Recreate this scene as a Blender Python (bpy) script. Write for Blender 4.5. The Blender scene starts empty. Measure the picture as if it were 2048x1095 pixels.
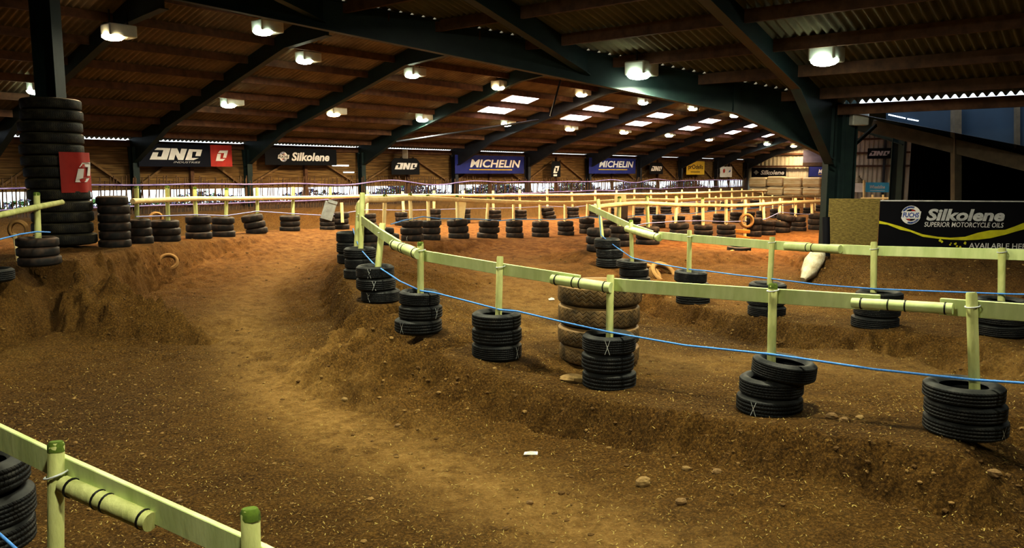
import bpy, math, random
import numpy as np
from mathutils import Vector, Matrix, Euler
R = random.Random(7)
C = bpy.context.scene.collection
PI = math.pi
# ------------------------------------------------------------------ camera and surveying helpers
F = 1600.0; CX = 1024.0; CY = 547.5; E = 2.9
PITCH = math.atan(201.5 / F); THU = math.radians(39.3)
FW = Vector((0, math.cos(PITCH), -math.sin(PITCH))); UP = Vector((0, math.sin(PITCH), math.cos(PITCH))); RT = Vector((1, 0, 0))
EYE = Vector((0, 0, E))
SU = Vector((math.sin(THU), math.cos(THU), 0)); RU = Vector((math.cos(THU), -math.sin(THU), 0))
def ray(px, py): return FW + RT * ((px - CX) / F) - UP * ((py - CY) / F)
def P(px, py, Z): return EYE + ray(px, py) * Z
def at_h(px, py, h):
    d = ray(px, py); return EYE + d * (h / d.z)
def on_r(px, py, r):
    d = ray(px, py); return EYE + d * (r / d.dot(RU))
def on_s(px, py, s):
    d = ray(px, py); return EYE + d * (s / d.dot(SU))
def H(s, r, h): return SU * s + RU * r + Vector((0, 0, E + h))
def interp(tab, x):
    if x <= tab[0][0]: return tab[0][1]
    for (a, va), (b, vb) in zip(tab, tab[1:]):
        if x <= b:
            t = (x - a) / (b - a); return 1 / ((1 - t) / va + t / vb)
    return tab[-1][1]
HALL = Matrix(((SU.x, RU.x, 0, 0), (SU.y, RU.y, 0, 0), (0, 0, 1, E), (0, 0, 0, 1)))   # hall axes: s along, r across, h above eye

cam = bpy.data.cameras.new('camera'); co = bpy.data.objects.new('camera', cam); C.objects.link(co)
cam.sensor_width = 36; cam.lens = 36 * F / 2048; cam.clip_end = 300; cam.clip_start = 0.05
co.location = EYE; co.rotation_euler = (PI / 2 - PITCH, 0, 0)
bpy.context.scene.camera = co
vs = bpy.context.scene.view_settings; vs.view_transform = 'Standard'; vs.look = 'None'; vs.exposure = 0.62; vs.gamma = 0.82

# ------------------------------------------------------------------ materials
def nodes(name):
    m = bpy.data.materials.new(name); m.use_nodes = True
    nt = m.node_tree; b = nt.nodes['Principled BSDF']; return m, nt, b
def N(nt, t, **kw):
    n = nt.nodes.new(t)
    for k, v in kw.items():
        if k in n.inputs: n.inputs[k].default_value = v
        else: setattr(n, k, v)
    return n
def ramp(nt, fac, stops):
    r = nt.nodes.new('ShaderNodeValToRGB'); cr = r.color_ramp
    while len(cr.elements) < len(stops): cr.elements.new(0.5)
    for e, (p, c) in zip(cr.elements, stops): e.position = p; e.color = (*c, 1)
    nt.links.new(fac, r.inputs[0]); return r.outputs[0]
def mat(name, col, rough=.7, col2=None, scale=6, metal=0, bump=0, bscale=None, stretch=None, spec=.3, emit=None, estr=0):
    m, nt, b = nodes(name)
    b.inputs['Roughness'].default_value = rough; b.inputs['Metallic'].default_value = metal
    b.inputs['Specular IOR Level'].default_value = spec
    tc = N(nt, 'ShaderNodeTexCoord'); mp = N(nt, 'ShaderNodeMapping'); nt.links.new(tc.outputs['Object'], mp.inputs[0])
    if stretch: mp.inputs['Scale'].default_value = stretch
    no = N(nt, 'ShaderNodeTexNoise', Scale=scale, Detail=6, Roughness=.6); nt.links.new(mp.outputs[0], no.inputs['Vector'])
    if col2 is None: col2 = tuple(c * .75 for c in col)
    nt.links.new(ramp(nt, no.outputs['Fac'], [(.32, col2), (.68, col)]), b.inputs['Base Color'])
    if bump:
        n2 = N(nt, 'ShaderNodeTexNoise', Scale=bscale or scale * 4, Detail=4); nt.links.new(mp.outputs[0], n2.inputs['Vector'])
        bp = N(nt, 'ShaderNodeBump', Strength=bump, Distance=.02); nt.links.new(n2.outputs['Fac'], bp.inputs['Height']); nt.links.new(bp.outputs[0], b.inputs['Normal'])
    if emit: b.inputs['Emission Color'].default_value = (*emit, 1); b.inputs['Emission Strength'].default_value = estr
    return m
M = {}
M['steel'] = mat('dark green steel', (.014, .030, .027), .5, (.008, .016, .018), 3, spec=.3)
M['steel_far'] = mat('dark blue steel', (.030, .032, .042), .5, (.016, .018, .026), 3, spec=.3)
M['timber'] = mat('brown roof timber', (.14, .068, .036), .85, (.065, .030, .017), 5, stretch=(1, 1, 1))
M['timber_dark'] = mat('dim weathered timber', (.075, .055, .035), .9, (.04, .03, .018), 5)
M['timber_pale'] = mat('pale timber', (.22, .13, .055), .8, (.12, .065, .028), 5)
M['sheet'] = mat('fibre cement sheet', (.25, .195, .115), .9, (.125, .095, .058), 1.2)
M['sheet_grey'] = mat('grey cement sheet', (.17, .145, .085), .9, (.095, .08, .05), 1.2)
M['rail'] = mat('green treated rail wood', (.68, .76, .42), .75, (.50, .60, .27), 5, bump=.2, stretch=(1, 1, .25))
M['rail_warm'] = mat('cream peeled pole wood', (.95, .80, .48), .75, (.80, .60, .30), 4, bump=.2)
M['post'] = mat('green treated post wood', (.64, .66, .32), .8, (.42, .45, .18), 8, bump=.3, stretch=(1, 1, .3))
M['post_top'] = mat('mossy post top', (.14, .22, .025), .9, (.07, .10, .02), 20)
M['band'] = mat('black cable tie', (.012, .012, .012), .5)
M['tie'] = mat('white cable tie', (.7, .74, .8), .5)
M['rope'] = mat('blue rope', (.07, .27, .85), .6, (.16, .42, .9), 60)
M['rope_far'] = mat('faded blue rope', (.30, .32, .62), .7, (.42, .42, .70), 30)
M['rope_tape'] = mat('purple barrier rope', (.42, .34, .62), .6, (.20, .15, .40), 3)
M['stick'] = mat('chestnut paling stick', (.15, .085, .045), .9, (.07, .04, .025), 8)
M['chalk'] = mat('white chalk', (.75, .8, .82), .9)
M['lampbox'] = mat('white lamp housing', (.62, .64, .58), .5, (.5, .52, .48), 4)
M['black'] = mat('black banner vinyl', (.006, .006, .009), .6, (.004, .004, .006), 2, spec=.12)
M['navy'] = mat('navy banner vinyl', (.006, .007, .018), .6, (.004, .005, .012), 2, spec=.12)
M['blue'] = mat('blue banner vinyl', (.025, .034, .20), .6, (.018, .024, .14), 2, spec=.15)
M['red'] = mat('red banner cloth', (.42, .035, .025), .6, (.30, .022, .018), 3)
M['white'] = mat('white print', (.72, .71, .74), .6, (.6, .58, .6), 4)
M['silver'] = mat('silver print', (.62, .62, .66), .5, (.38, .38, .42), 6)
M['yellow'] = mat('yellow print', (.62, .60, .03), .5, (.45, .42, .02), 5)
M['yellow_banner'] = mat('yellow banner', (.60, .42, .03), .6, (.5, .34, .02), 3)
M['fuchsblue'] = mat('blue print', (.03, .08, .35), .5)
M['purple'] = mat('purple cloth', (.10, .03, .22), .7)
M['skyblue'] = mat('cyan banner', (.06, .42, .75), .5, (.05, .36, .66), 3)
M['osb'] = mat('strand board', (.25, .19, .06), .85, (.09, .066, .018), 14, stretch=(1, 3, 3), bump=.2)
M['bale'] = mat('wrapped straw bale', (.74, .62, .42), .8, (.46, .31, .15), 2.2, stretch=(.5, .5, 3), bump=.4, bscale=8)
M['twine'] = mat('orange twine', (.55, .28, .08), .8)
M['sack'] = mat('dirty white sack', (.55, .52, .42), .85, (.30, .24, .15), 6, bump=.5)
M['stone'] = mat('dusty stone', (.34, .22, .10), .9, (.16, .10, .045), 9, bump=.5)
M['slab'] = mat('pale slab', (.40, .28, .12), .9, (.22, .14, .06), 7, bump=.4)
M['plastic'] = mat('white plastic box', (.42, .42, .40), .5)
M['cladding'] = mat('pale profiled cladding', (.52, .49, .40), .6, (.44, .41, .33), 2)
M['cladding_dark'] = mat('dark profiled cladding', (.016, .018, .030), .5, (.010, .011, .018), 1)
M['bluepanel'] = mat('blue infill sheet', (.008, .022, .040), .7, (.006, .016, .03), 2)
M['sign_grey'] = mat('grey painted board', (.34, .36, .36), .7, (.2, .2, .2), 5)
M['board_dark'] = mat('dark brown board', (.06, .035, .025), .8, (.03, .02, .015), 5)
M['orange_lit_wood'] = mat('orange-lit plank', (.62, .30, .06), .8, (.45, .2, .04), 5)  # warm lamp light is put into this base colour
M['tan_tyre'] = mat('dusty tan rubber', (.42, .25, .10), .9, (.28, .16, .06), 6)
M['leaf'] = mat('lilac green leaf', (.13, .11, .20), .7, (.035, .018, .075), 3)
M['leaf2'] = mat('green leaf', (.12, .28, .06), .7, (.05, .14, .03), 3)
M['outside'] = mat('outside grass', (.12, .16, .06), .9)
M['daylight'] = mat('daylight pane', (.9, .9, 1), .5, (.9, .9, 1), emit=(.98, .86, 1.0), estr=5.5)
M['slit'] = mat('daylight slit', (.9, .9, 1), .5, (.9, .9, 1), emit=(.72, .85, 1.0), estr=3)
M['lens_green'] = mat('lamp lens cool', (.9, 1, .9), .3, (.9, 1, .9), emit=(.82, 1.0, .80), estr=30)
M['lens_warm'] = mat('lamp lens warm', (1, .9, .7), .3, (1, .9, .7), emit=(1.0, .80, .48), estr=28)
M['litter'] = mat('white litter', (.8, .8, .78), .6)

def rubber(name, col, dust, amt, tread=False, nsipe=70, depth=.012, zig=False):
    m, nt, b = nodes(name)
    b.inputs['Roughness'].default_value = .62; b.inputs['Specular IOR Level'].default_value = .35
    tc = N(nt, 'ShaderNodeTexCoord'); no = N(nt, 'ShaderNodeTexNoise', Scale=7, Detail=6); nt.links.new(tc.outputs['Object'], no.inputs['Vector'])
    ge = N(nt, 'ShaderNodeNewGeometry'); sp = N(nt, 'ShaderNodeSeparateXYZ'); nt.links.new(ge.outputs['Normal'], sp.inputs[0])
    mx = N(nt, 'ShaderNodeMath', operation='MULTIPLY_ADD'); nt.links.new(sp.outputs['Z'], mx.inputs[0]); mx.inputs[1].default_value = .30; nt.links.new(no.outputs['Fac'], mx.inputs[2])
    nt.links.new(ramp(nt, mx.outputs[0], [(.62 - .34 * amt, col), (.98 - .25 * amt, dust)]), b.inputs['Base Color'])
    if tread:
        uv = N(nt, 'ShaderNodeUVMap'); mp = N(nt, 'ShaderNodeMapping'); mp.inputs['Scale'].default_value = (nsipe, 4, 1); nt.links.new(uv.outputs[0], mp.inputs[0])
        s2 = N(nt, 'ShaderNodeSeparateXYZ'); nt.links.new(mp.outputs[0], s2.inputs[0])
        pp = N(nt, 'ShaderNodeMath', operation='PINGPONG'); nt.links.new(s2.outputs['Y'], pp.inputs[0]); pp.inputs[1].default_value = .5
        ad = N(nt, 'ShaderNodeMath', operation='ADD'); nt.links.new(s2.outputs['X'], ad.inputs[0]); nt.links.new(pp.outputs[0], ad.inputs[1])
        fr = N(nt, 'ShaderNodeMath', operation='PINGPONG'); nt.links.new(ad.outputs[0], fr.inputs[0]); fr.inputs[1].default_value = .5
        if zig:
            mp.inputs['Scale'].default_value = (nsipe, 5, 1); nt.links.new(s2.outputs['X'], pp.inputs[0]); m2 = N(nt, 'ShaderNodeMath', operation='MULTIPLY_ADD'); nt.links.new(pp.outputs[0], m2.inputs[0]); m2.inputs[1].default_value = 1.5; nt.links.new(s2.outputs['Y'], m2.inputs[2]); nt.links.new(m2.outputs[0], fr.inputs[0])
        gt = N(nt, 'ShaderNodeMapRange'); gt.inputs['From Min'].default_value = .08; gt.inputs['From Max'].default_value = .2; nt.links.new(fr.outputs[0], gt.inputs['Value'])
        bp = N(nt, 'ShaderNodeBump', Strength=.9, Distance=depth); nt.links.new(gt.outputs[0], bp.inputs['Height']); nt.links.new(bp.outputs[0], b.inputs['Normal'])
    return m
M['rub_near'] = rubber('black rubber sidewall', (.007, .009, .011), (.055, .055, .05), .0)
M['rub_near_t'] = rubber('black rubber tread', (.008, .010, .012), (.06, .056, .05), .0, True)
M['rub_far'] = rubber('dusty dark rubber', (.012, .011, .012), (.085, .052, .036), .45)
M['rub_truck'] = rubber('dusty truck rubber', (.06, .042, .02), (.32, .20, .085), .9)
M['rub_truck_t'] = rubber('dusty truck tread', (.06, .042, .02), (.30, .19, .08), .85, True, 34, .04, True)
M['rub_col'] = rubber('grey truck rubber', (.010, .010, .009), (.075, .065, .04), .55)
M['rub_col_t'] = rubber('grey truck tread', (.010, .010, .009), (.075, .065, .04), .5, True, 90, .012)

def floor_mat():
    m, nt, b = nodes('track soil'); L = nt.links.new
    b.inputs['Roughness'].default_value = .95; b.inputs['Specular IOR Level'].default_value = .15
    tc = N(nt, 'ShaderNodeTexCoord'); at = N(nt, 'ShaderNodeAttribute', attribute_name='soil'); sp = N(nt, 'ShaderNodeSeparateColor'); L(at.outputs['Color'], sp.inputs[0])
    def noise(s, d=8, r=.65):
        n = N(nt, 'ShaderNodeTexNoise', Scale=s, Detail=d, Roughness=r); L(tc.outputs['Object'], n.inputs['Vector']); return n.outputs['Fac']
    def mixc(f, a, b2):
        x = N(nt, 'ShaderNodeMix', data_type='RGBA'); 
        if hasattr(f, 'node'): L(f, x.inputs[0])
        else: x.inputs[0].default_value = f
        for s, v in ((6, a), (7, b2)):
            if hasattr(v, 'node'): L(v, x.inputs[s])
            else: x.inputs[s].default_value = (*v, 1)
        return x.outputs[2]
    big = ramp(nt, noise(1.3, 9), [(.30, (.055, .028, .006)), (.52, (.155, .085, .018)), (.72, (.29, .172, .042))])
    fine = ramp(nt, noise(38, 6, .75), [(.38, (.016, .008, .003)), (.52, (.16, .082, .018)), (.66, (.40, .23, .06))])
    base = mixc(.6, big, fine)
    sandy = ramp(nt, noise(9, 8, .7), [(.3, (.27, .15, .042)), (.7, (.66, .42, .15))])
    sandy = mixc(.32, sandy, fine)
    w = N(nt, 'ShaderNodeMath', operation='MULTIPLY'); w.use_clamp = True
    wn = N(nt, 'ShaderNodeMapRange'); L(noise(3.2, 8), wn.inputs['Value']); wn.inputs['From Min'].default_value = .25; wn.inputs['From Max'].default_value = .52
    L(sp.outputs[0], w.inputs[0]); L(wn.outputs[0], w.inputs[1])
    c = mixc(w.outputs[0], base, sandy)
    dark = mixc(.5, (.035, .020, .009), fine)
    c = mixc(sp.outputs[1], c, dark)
    red = ramp(nt, noise(5, 8, .7), [(.3, (.10, .036, .012)), (.5, (.25, .11, .032)), (.75, (.41, .205, .072))])
    c = mixc(sp.outputs[2], c, red)
    # scattered pale wood fibres
    vo = N(nt, 'ShaderNodeTexVoronoi', Scale=42, Randomness=1); L(tc.outputs['Object'], vo.inputs['Vector'])
    ch = N(nt, 'ShaderNodeMapRange'); L(vo.outputs['Distance'], ch.inputs['Value']); ch.inputs['From Min'].default_value = .17; ch.inputs['From Max'].default_value = .11
    cm = N(nt, 'ShaderNodeMapRange'); L(noise(2.6, 5), cm.inputs['Value']); cm.inputs['From Min'].default_value = .38; cm.inputs['From Max'].default_value = .68
    cf = N(nt, 'ShaderNodeMath', operation='MULTIPLY'); L(ch.outputs[0], cf.inputs[0]); L(cm.outputs[0], cf.inputs[1])
    c = mixc(cf.outputs[0], c, (.50, .38, .13))
    L(c, b.inputs['Base Color'])
    bp = N(nt, 'ShaderNodeBump', Strength=1.0, Distance=.07); ad = N(nt, 'ShaderNodeMath', operation='MULTIPLY_ADD')
    L(noise(30, 8, .75), ad.inputs[0]); ad.inputs[1].default_value = .5; L(noise(9, 8, .7), ad.inputs[2])
    L(ad.outputs[0], bp.inputs['Height']); L(bp.outputs[0], b.inputs['Normal'])
    return m
M['soil'] = floor_mat()

def plank_mat():
    m, nt, b = nodes('wall planks'); L = nt.links.new; b.inputs['Roughness'].default_value = .8; b.inputs['Specular IOR Level'].default_value = .2
    tc = N(nt, 'ShaderNodeTexCoord'); mp = N(nt, 'ShaderNodeMapping'); mp.inputs['Scale'].default_value = (.6, 1, 9); L(tc.outputs['Object'], mp.inputs[0])
    no = N(nt, 'ShaderNodeTexNoise', Scale=2.2, Detail=7); L(mp.outputs[0], no.inputs['Vector'])
    col = ramp(nt, no.outputs['Fac'], [(.3, (.075, .038, .013)), (.55, (.18, .105, .038)), (.75, (.29, .18, .07))])
    s = N(nt, 'ShaderNodeSeparateXYZ'); L(tc.outputs['Object'], s.inputs[0])
    fr = N(nt, 'ShaderNodeMath', operation='FRACT'); mu = N(nt, 'ShaderNodeMath', operation='MULTIPLY'); mu.inputs[1].default_value = 1 / .16
    L(s.outputs['Z'], mu.inputs[0]); L(mu.outputs[0], fr.inputs[0])
    g = N(nt, 'ShaderNodeMapRange'); g.inputs['From Min'].default_value = .03; g.inputs['From Max'].default_value = .12; L(fr.outputs[0], g.inputs['Value'])
    x = N(nt, 'ShaderNodeMix', data_type='RGBA'); L(g.outputs[0], x.inputs[0]); x.inputs[6].default_value = (.03, .016, .007, 1); L(col, x.inputs[7]); L(x.outputs[2], b.inputs['Base Color'])
    return m
M['planks'] = plank_mat()

# ------------------------------------------------------------------ mesh builder
class MB:
    def __init__(s): s.v = []; s.f = []; s.mi = []; s.uv = []; s.sm = []
    def add(s, vs, fs, mi=0, sm=False, uvs=None):
        o = len(s.v); s.v += [tuple(v) for v in vs]
        for k, f in enumerate(fs):
            s.f.append(tuple(i + o for i in f)); s.mi.append(mi); s.sm.append(sm); s.uv.append(uvs[k] if uvs else None)
    def box(s, c, d, rot=None, mi=0):
        x, y, z = (k / 2 for k in d); rot = rot or Matrix.Identity(3); c = Vector(c)
        vs = [c + rot @ Vector((a * x, b * y, e * z)) for a in (-1, 1) for b in (-1, 1) for e in (-1, 1)]
        s.add(vs, [(0, 1, 3, 2), (4, 6, 7, 5), (0, 4, 5, 1), (2, 3, 7, 6), (0, 2, 6, 4), (1, 5, 7, 3)], mi)
    def bar(s, p, q, w, h, mi=0, up=Vector((0, 0, 1)), bev=0):
        p = Vector(p); q = Vector(q); d = (q - p).normalized(); sd = d.cross(up).normalized(); u = sd.cross(d)
        prof = [(-w/2, -h/2), (w/2, -h/2), (w/2, h/2), (-w/2, h/2)]
        vs = [e + sd * a + u * b for e in (p, q) for a, b in prof]
        s.add(vs, [(0, 1, 2, 3), (7, 6, 5, 4)] + [(i, i + 4, (i + 1) % 4 + 4, (i + 1) % 4) for i in range(4)], mi)
    def tube(s, pts, r, n=8, mi=0, cap=True, sm=True, rs=None, wob=0):
        pts = [Vector(p) for p in pts]; rings = []; u = None
        for i, p in enumerate(pts):
            d = (pts[min(i + 1, len(pts) - 1)] - pts[max(i - 1, 0)]).normalized()
            if u is None: u = d.orthogonal().normalized()
            else: u = (u - d * u.dot(d)).normalized()
            w = d.cross(u); rr = rs[i] if rs else r
            rings.append([p + (u * math.cos(2*PI*k/n) + w * math.sin(2*PI*k/n)) * rr * (1 + R.uniform(-wob, wob)) for k in range(n)])
        vs = [v for g in rings for v in g]
        fs = [(i*n+k, i*n+(k+1) % n, (i+1)*n+(k+1) % n, (i+1)*n+k) for i in range(len(pts)-1) for k in range(n)]
        s.add(vs, fs, mi, sm)
        if cap: s.add(rings[0], [tuple(range(n))[::-1]], mi); s.add(rings[-1], [tuple(range(n))], mi)
    def lathe(s, prof, n=32, mi=0, mis=None, closed=False, sm=True, a0=0, a1=2*PI, pv=None):
        full = abs(a1 - a0 - 2*PI) < 1e-6; m = len(prof); nn = n if full else n + 1
        vs = [(r*math.cos(a0+(a1-a0)*k/n), r*math.sin(a0+(a1-a0)*k/n), z) for k in range(nn) for r, z in prof]
        for k in range(n):
            k2 = (k+1) % nn
            for j in range(m if closed else m-1):
                j2 = (j+1) % m
                v0 = pv[j] if pv else j/m; v1 = pv[j2] if pv else (j+1)/m
                s.f.append(tuple(x + len(s.v) for x in (k*m+j, k2*m+j, k2*m+j2, k*m+j2))); s.mi.append(mis[j] if mis else mi); s.sm.append(sm)
                s.uv.append([(k/n, v0), ((k+1)/n, v0), ((k+1)/n, v1), (k/n, v1)])
        s.v += vs
    def poly(s, pts, mi=0): s.add(pts, [tuple(range(len(pts)))], mi)
    def prism(s, poly, z0, z1, mi=0):
        n = len(poly); vs = [(x, y, z0) for x, y in poly] + [(x, y, z1) for x, y in poly]
        s.add(vs, [tuple(range(n))[::-1], tuple(range(n, 2*n))] + [(i, (i+1) % n, (i+1) % n+n, i+n) for i in range(n)], mi)
    def mesh(s, name, mats):
        me = bpy.data.meshes.new(name); me.from_pydata(s.v, [], s.f)
        for m in (mats if isinstance(mats, (list, tuple)) else [mats]): me.materials.append(m)
        me.polygons.foreach_set('material_index', s.mi); me.polygons.foreach_set('use_smooth', s.sm)
        if any(u for u in s.uv):
            lay = me.uv_layers.new(name='UVMap'); k = 0
            for p, u in zip(me.polygons, s.uv):
                for i in range(p.loop_total): lay.data[p.loop_start+i].uv = u[i] if u else (0, 0)
        me.update(); return me
    def build(s, name, mats, parent=None, loc=None, rot=None):
        return link(name, s.mesh(name, mats), parent, loc, rot)
def link(name, me, parent=None, loc=None, rot=None):
    o = bpy.data.objects.new(name, me); C.objects.link(o)
    if parent: o.parent = parent
    if loc is not None: o.location = loc
    if rot is not None: o.rotation_euler = rot
    return o
def tag(o, label, cat, group=None):
    o['label'] = label; o['category'] = cat
    if group: o['group'] = group
    return o
def thing(name, label, cat, loc=(0, 0, 0), rot=(0, 0, 0), group=None):
    o = bpy.data.objects.new(name, None); C.objects.link(o); o.location = loc; o.rotation_euler = rot; o.empty_display_size = .1
    return tag(o, label, cat, group)
def struct(o): o['kind'] = 'structure'; return o
def bevel(o, w, seg=2):
    m = o.modifiers.new('bevel', 'BEVEL'); m.width = w; m.segments = seg; m.limit_method = 'ANGLE'; return o
ORD = ['first', 'second', 'third', 'fourth', 'fifth', 'sixth', 'seventh', 'eighth', 'ninth', 'tenth', 'eleventh', 'twelfth', 'thirteenth', 'fourteenth', 'fifteenth', 'sixteenth', 'seventeenth', 'eighteenth', 'nineteenth', 'twentieth', 'twenty-first', 'twenty-second', 'twenty-third', 'twenty-fourth', 'twenty-fifth', 'twenty-sixth', 'twenty-seventh', 'twenty-eighth', 'twenty-ninth', 'thirtieth']

# ------------------------------------------------------------------ survey of the tyre rows: depth along each row
ZA = [(660, 18), (703, 16.2), (722, 14.4), (753, 12.4), (838, 10.7), (993, 9.9), (1218, 9.1), (1545, 7.8), (1952, 6.7), (2300, 6.0)]
ZB = [(700, 16.8), (738, 18), (770, 19.5), (826, 21.3), (918, 23.9), (977, 25.4), (1029, 27), (1080, 28.4), (1130, 29.8), (1218, 32.3), (1267, 33.8), (1354, 36.6), (1434, 40), (1494, 44), (1546, 48), (1610, 53), (1660, 57)]
ZC = [(1150, 20.2), (1216, 18.7), (1267, 17), (1383, 15), (1535, 13.2), (1755, 11.6), (2003, 10.4), (2300, 9.3)]
ZD = [(1180, 20.0), (1240, 22), (1293, 22.7), (1356, 24.2), (1450, 26.3), (1502, 27.6), (1592, 29.6), (1660, 31.5)]
ZE = [(-60, 11.0), (0, 11.9), (80, 12.9), (235, 16.3), (285, 17.5), (403, 20), (513, 23), (583, 25), (656, 26.7), (741, 29), (870, 32), (990, 35), (1095, 38), (1228, 41.5), (1367, 46.5), (1480, 53), (1540, 58)]
# stacks: px centre, front base y, width, number of tyres, top y, options
SA = [(703, 527, 56, 3, 458), (721, 558, 67, 3, 487), (753, 607, 79, 3, 521), (838, 672, 95, 3, 570), (993, 727, 101, 3, 611), (1218, 791, 109, 3, 653), (1549, 847, 130, 3, 700), (1952, 897, 157, 3, 757)]
SB = [(738, 500, 42, 3, 444), (771, 487, 40, 3, 448), (826, 485, 45, 3, 438), (863, 478, 39, 3, 434), (918, 477, 42, 3, 434), (977, 476, 42, 3, 436), (1029, 478, 35, 3, 439), (1080, 475, 35, 3, 440), (1131, 471, 33, 3, 439), (1173, 468, 31, 3, 434), (1218, 462, 30, 3, 436), (1266, 456, 28, 3, 430), (1315, 456, 27, 3, 428), (1354, 453, 26, 3, 430), (1392, 448, 22, 3, 427), (1434, 446, 24, 3, 424), (1467, 446, 23, 3, 423), (1494, 444, 23, 3, 422), (1517, 441, 20, 3, 419), (1546, 438, 21, 3, 416), (1584, 433, 19, 3, 415), (1610, 429, 19, 3, 413), (1634, 426, 17, 3, 408)]
SC = [(1217, 535, 55, 3, 470), (1267, 570, 61, 3, 513), (1384, 611, 67, 3, 534), (1534, 637, 74, 3, 556), (1755, 663, 90, 3, 571), (2004, 678, 99, 3, 584)]
SD = [(1196, 500, 49, 3, 448), (1240, 496, 44, 3, 450), (1293, 488, 47, 3, 447), (1356, 482, 40, 3, 443), (1404, 476, 38, 3, 444), (1450, 475, 37, 3, 444), (1502, 479, 34, 3, 436), (1530, 470, 33, 3, 437), (1563, 463, 38, 3, 424), (1592, 459, 30, 3, 428), (1628, 462, 32, 3, 426)]
SE = [(80, 527, 78, 3, 462), (235, 499, 60, 6, 390), (285, 487, 42, 3, 433), (336, 479, 55, 3, 430), (403, 482, 50, 3, 430), (450, 475, 45, 3, 430), (513, 465, 42, 3, 423), (583, 461, 40, 3, 426), (657, 461, 30, 3, 437), (683, 463, 36, 3, 425), (741, 448, 24, 3, 419), (805, 450, 26, 3, 420), (870, 453, 28, 3, 418), (930, 447, 24, 3, 415), (990, 440, 27, 3, 415), (1041, 437, 26, 3, 415), (1096, 438, 27, 3, 413), (1145, 437, 24, 3, 413), (1187, 434, 22, 3, 411), (1229, 431, 20, 3, 412), (1274, 430, 23, 3, 412), (1305, 428, 19, 3, 411), (1329, 427, 22, 3, 410), (1367, 425, 18, 3, 410), (1396, 424, 20, 3, 409), (1420, 423, 17, 3, 408), (1446, 422, 18, 3, 403), (1479, 417, 20, 3, 400), (1505, 416, 20, 3, 399)]
ROWS = {'A': (SA, ZA), 'B': (SB, ZB), 'C': (SC, ZC), 'D': (SD, ZD), 'E': (SE, ZE)}
def stack_geo(st, Zt):
    cx, by, w, n, ty = st; Z = interp(Zt, cx); rad = w * Z / F / 2
    rad = max(.25, min(.36, rad))
    base = P(cx, by, Z - rad * .85); z = base.z
    c = P(cx, CY, Z); c = Vector((c.x, c.y, z))
    dep = math.atan((by - CY) / F) + PITCH
    hgt = ((by - ty) - 2 * rad * F / Z * math.sin(dep)) * Z / F / math.cos(dep) + .01
    return c, rad, max(.15, min(.235, hgt / n))

# ------------------------------------------------------------------ terrain: surveyed points, triangulated, then a height field
ctrl = []
def cp(v, w=1.0): ctrl.append((v.x, v.y, v.z))
def line_p(ws, step=.45):
    for a, b in zip(ws, ws[1:]):
        n = max(1, int((b - a).length / step))
        for k in range(n): cp(a.lerp(b, k / n))
    cp(ws[-1])
def line_h(pts, step=.45): line_p([at_h(*p) for p in pts], step)
GEO = {}
def smooth(vals): return [(vals[max(i-1, 0)] + 2 * v + vals[min(i+1, len(vals)-1)]) / 4 for i, v in enumerate(vals)]
for k, (ss, zt) in ROWS.items():
    GEO[k] = [stack_geo(s, zt) for s in ss]
    zs = [c.z for c, _, _ in GEO[k]]
    if k in 'BDE':
        zs = smooth(smooth(zs))
    GEO[k] = [(Vector((c.x, c.y, z)), r, h) for (c, r, h), z in zip(GEO[k], zs)]
    fr, bk = [], []
    g = GEO[k]
    for i, (c, r, h) in enumerate(g):
        t = (g[min(i+1, len(g)-1)][0] - g[max(i-1, 0)][0]); t.z = 0; t.normalize(); n = Vector((-t.y, t.x, 0))
        if n.dot(c - EYE) > 0 and abs(n.dot((c - EYE).normalized())) > .25: n = -n
        if k == 'A' and n.y > 0: n = -n
        w = r + (.14 + R.uniform(-.05, .06) if k != 'A' else ((.06, .08, .10, .2)[i] if i < 4 else .40) + R.uniform(-.04, .04))
        fr.append(c + n * w); bk.append(c - n * (r + .12) + Vector((0, 0, .02)))
    line_p(fr); line_p(bk)
def zfoot(px, py, tab, off): return P(px, py, interp(tab, px) + off)
line_p([zfoot(2350, 1200, ZA, -.7), zfoot(2048, 1056, ZA, -.75), zfoot(1800, 1003, ZA, -.78), zfoot(1650, 962, ZA, -.8), zfoot(1500, 935, ZA, -.85), zfoot(1350, 905, ZA, -.85), zfoot(1200, 880, ZA, -.9), zfoot(1080, 850, ZA, -.9), zfoot(1000, 828, ZA, -.95), zfoot(900, 785, ZA, -1.0), at_h(762, 715, -2.5), at_h(682, 655, -2.45), at_h(652, 600, -2.34), at_h(652, 555, -2.2), at_h(664, 522, -2.05), at_h(690, 505, -1.98)])
for p in [(400, 1090, -2.85), (650, 1090, -2.85), (900, 1060, -2.84), (1150, 1090, -2.82), (1400, 1090, -2.78), (700, 950, -2.85), (200, 950, -2.82), (400, 850, -2.80), (1000, 930, -2.84), (850, 880, -2.84), (700, 820, -2.8), (560, 760, -2.76), (300, 740, -2.74), (120, 780, -2.72), (450, 680, -2.64), (560, 650, -2.58), (250, 680, -2.52), (540, 580, -2.4), (420, 570, -2.3), (590, 530, -2.2), (500, 520, -2.1), (630, 500, -2.02)]: cp(at_h(*p))
line_h([(-120, 760, -2.55), (0, 692, -2.45), (130, 640, -2.36), (240, 598, -2.28), (330, 558, -2.15), (420, 512, -1.98), (480, 495, -1.87), (560, 478, -1.80), (640, 470, -1.80)])
line_p([P(-200, 560, 10.6), P(-60, 545, 11.6), P(20, 535, 12.1)])
line_p([P(110, 505, 14.9), P(180, 502, 15.3)]); cp(P(127, 494, 15.4)); cp(P(127, 485, 17.4)); cp(P(60, 490, 16.5))
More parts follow.
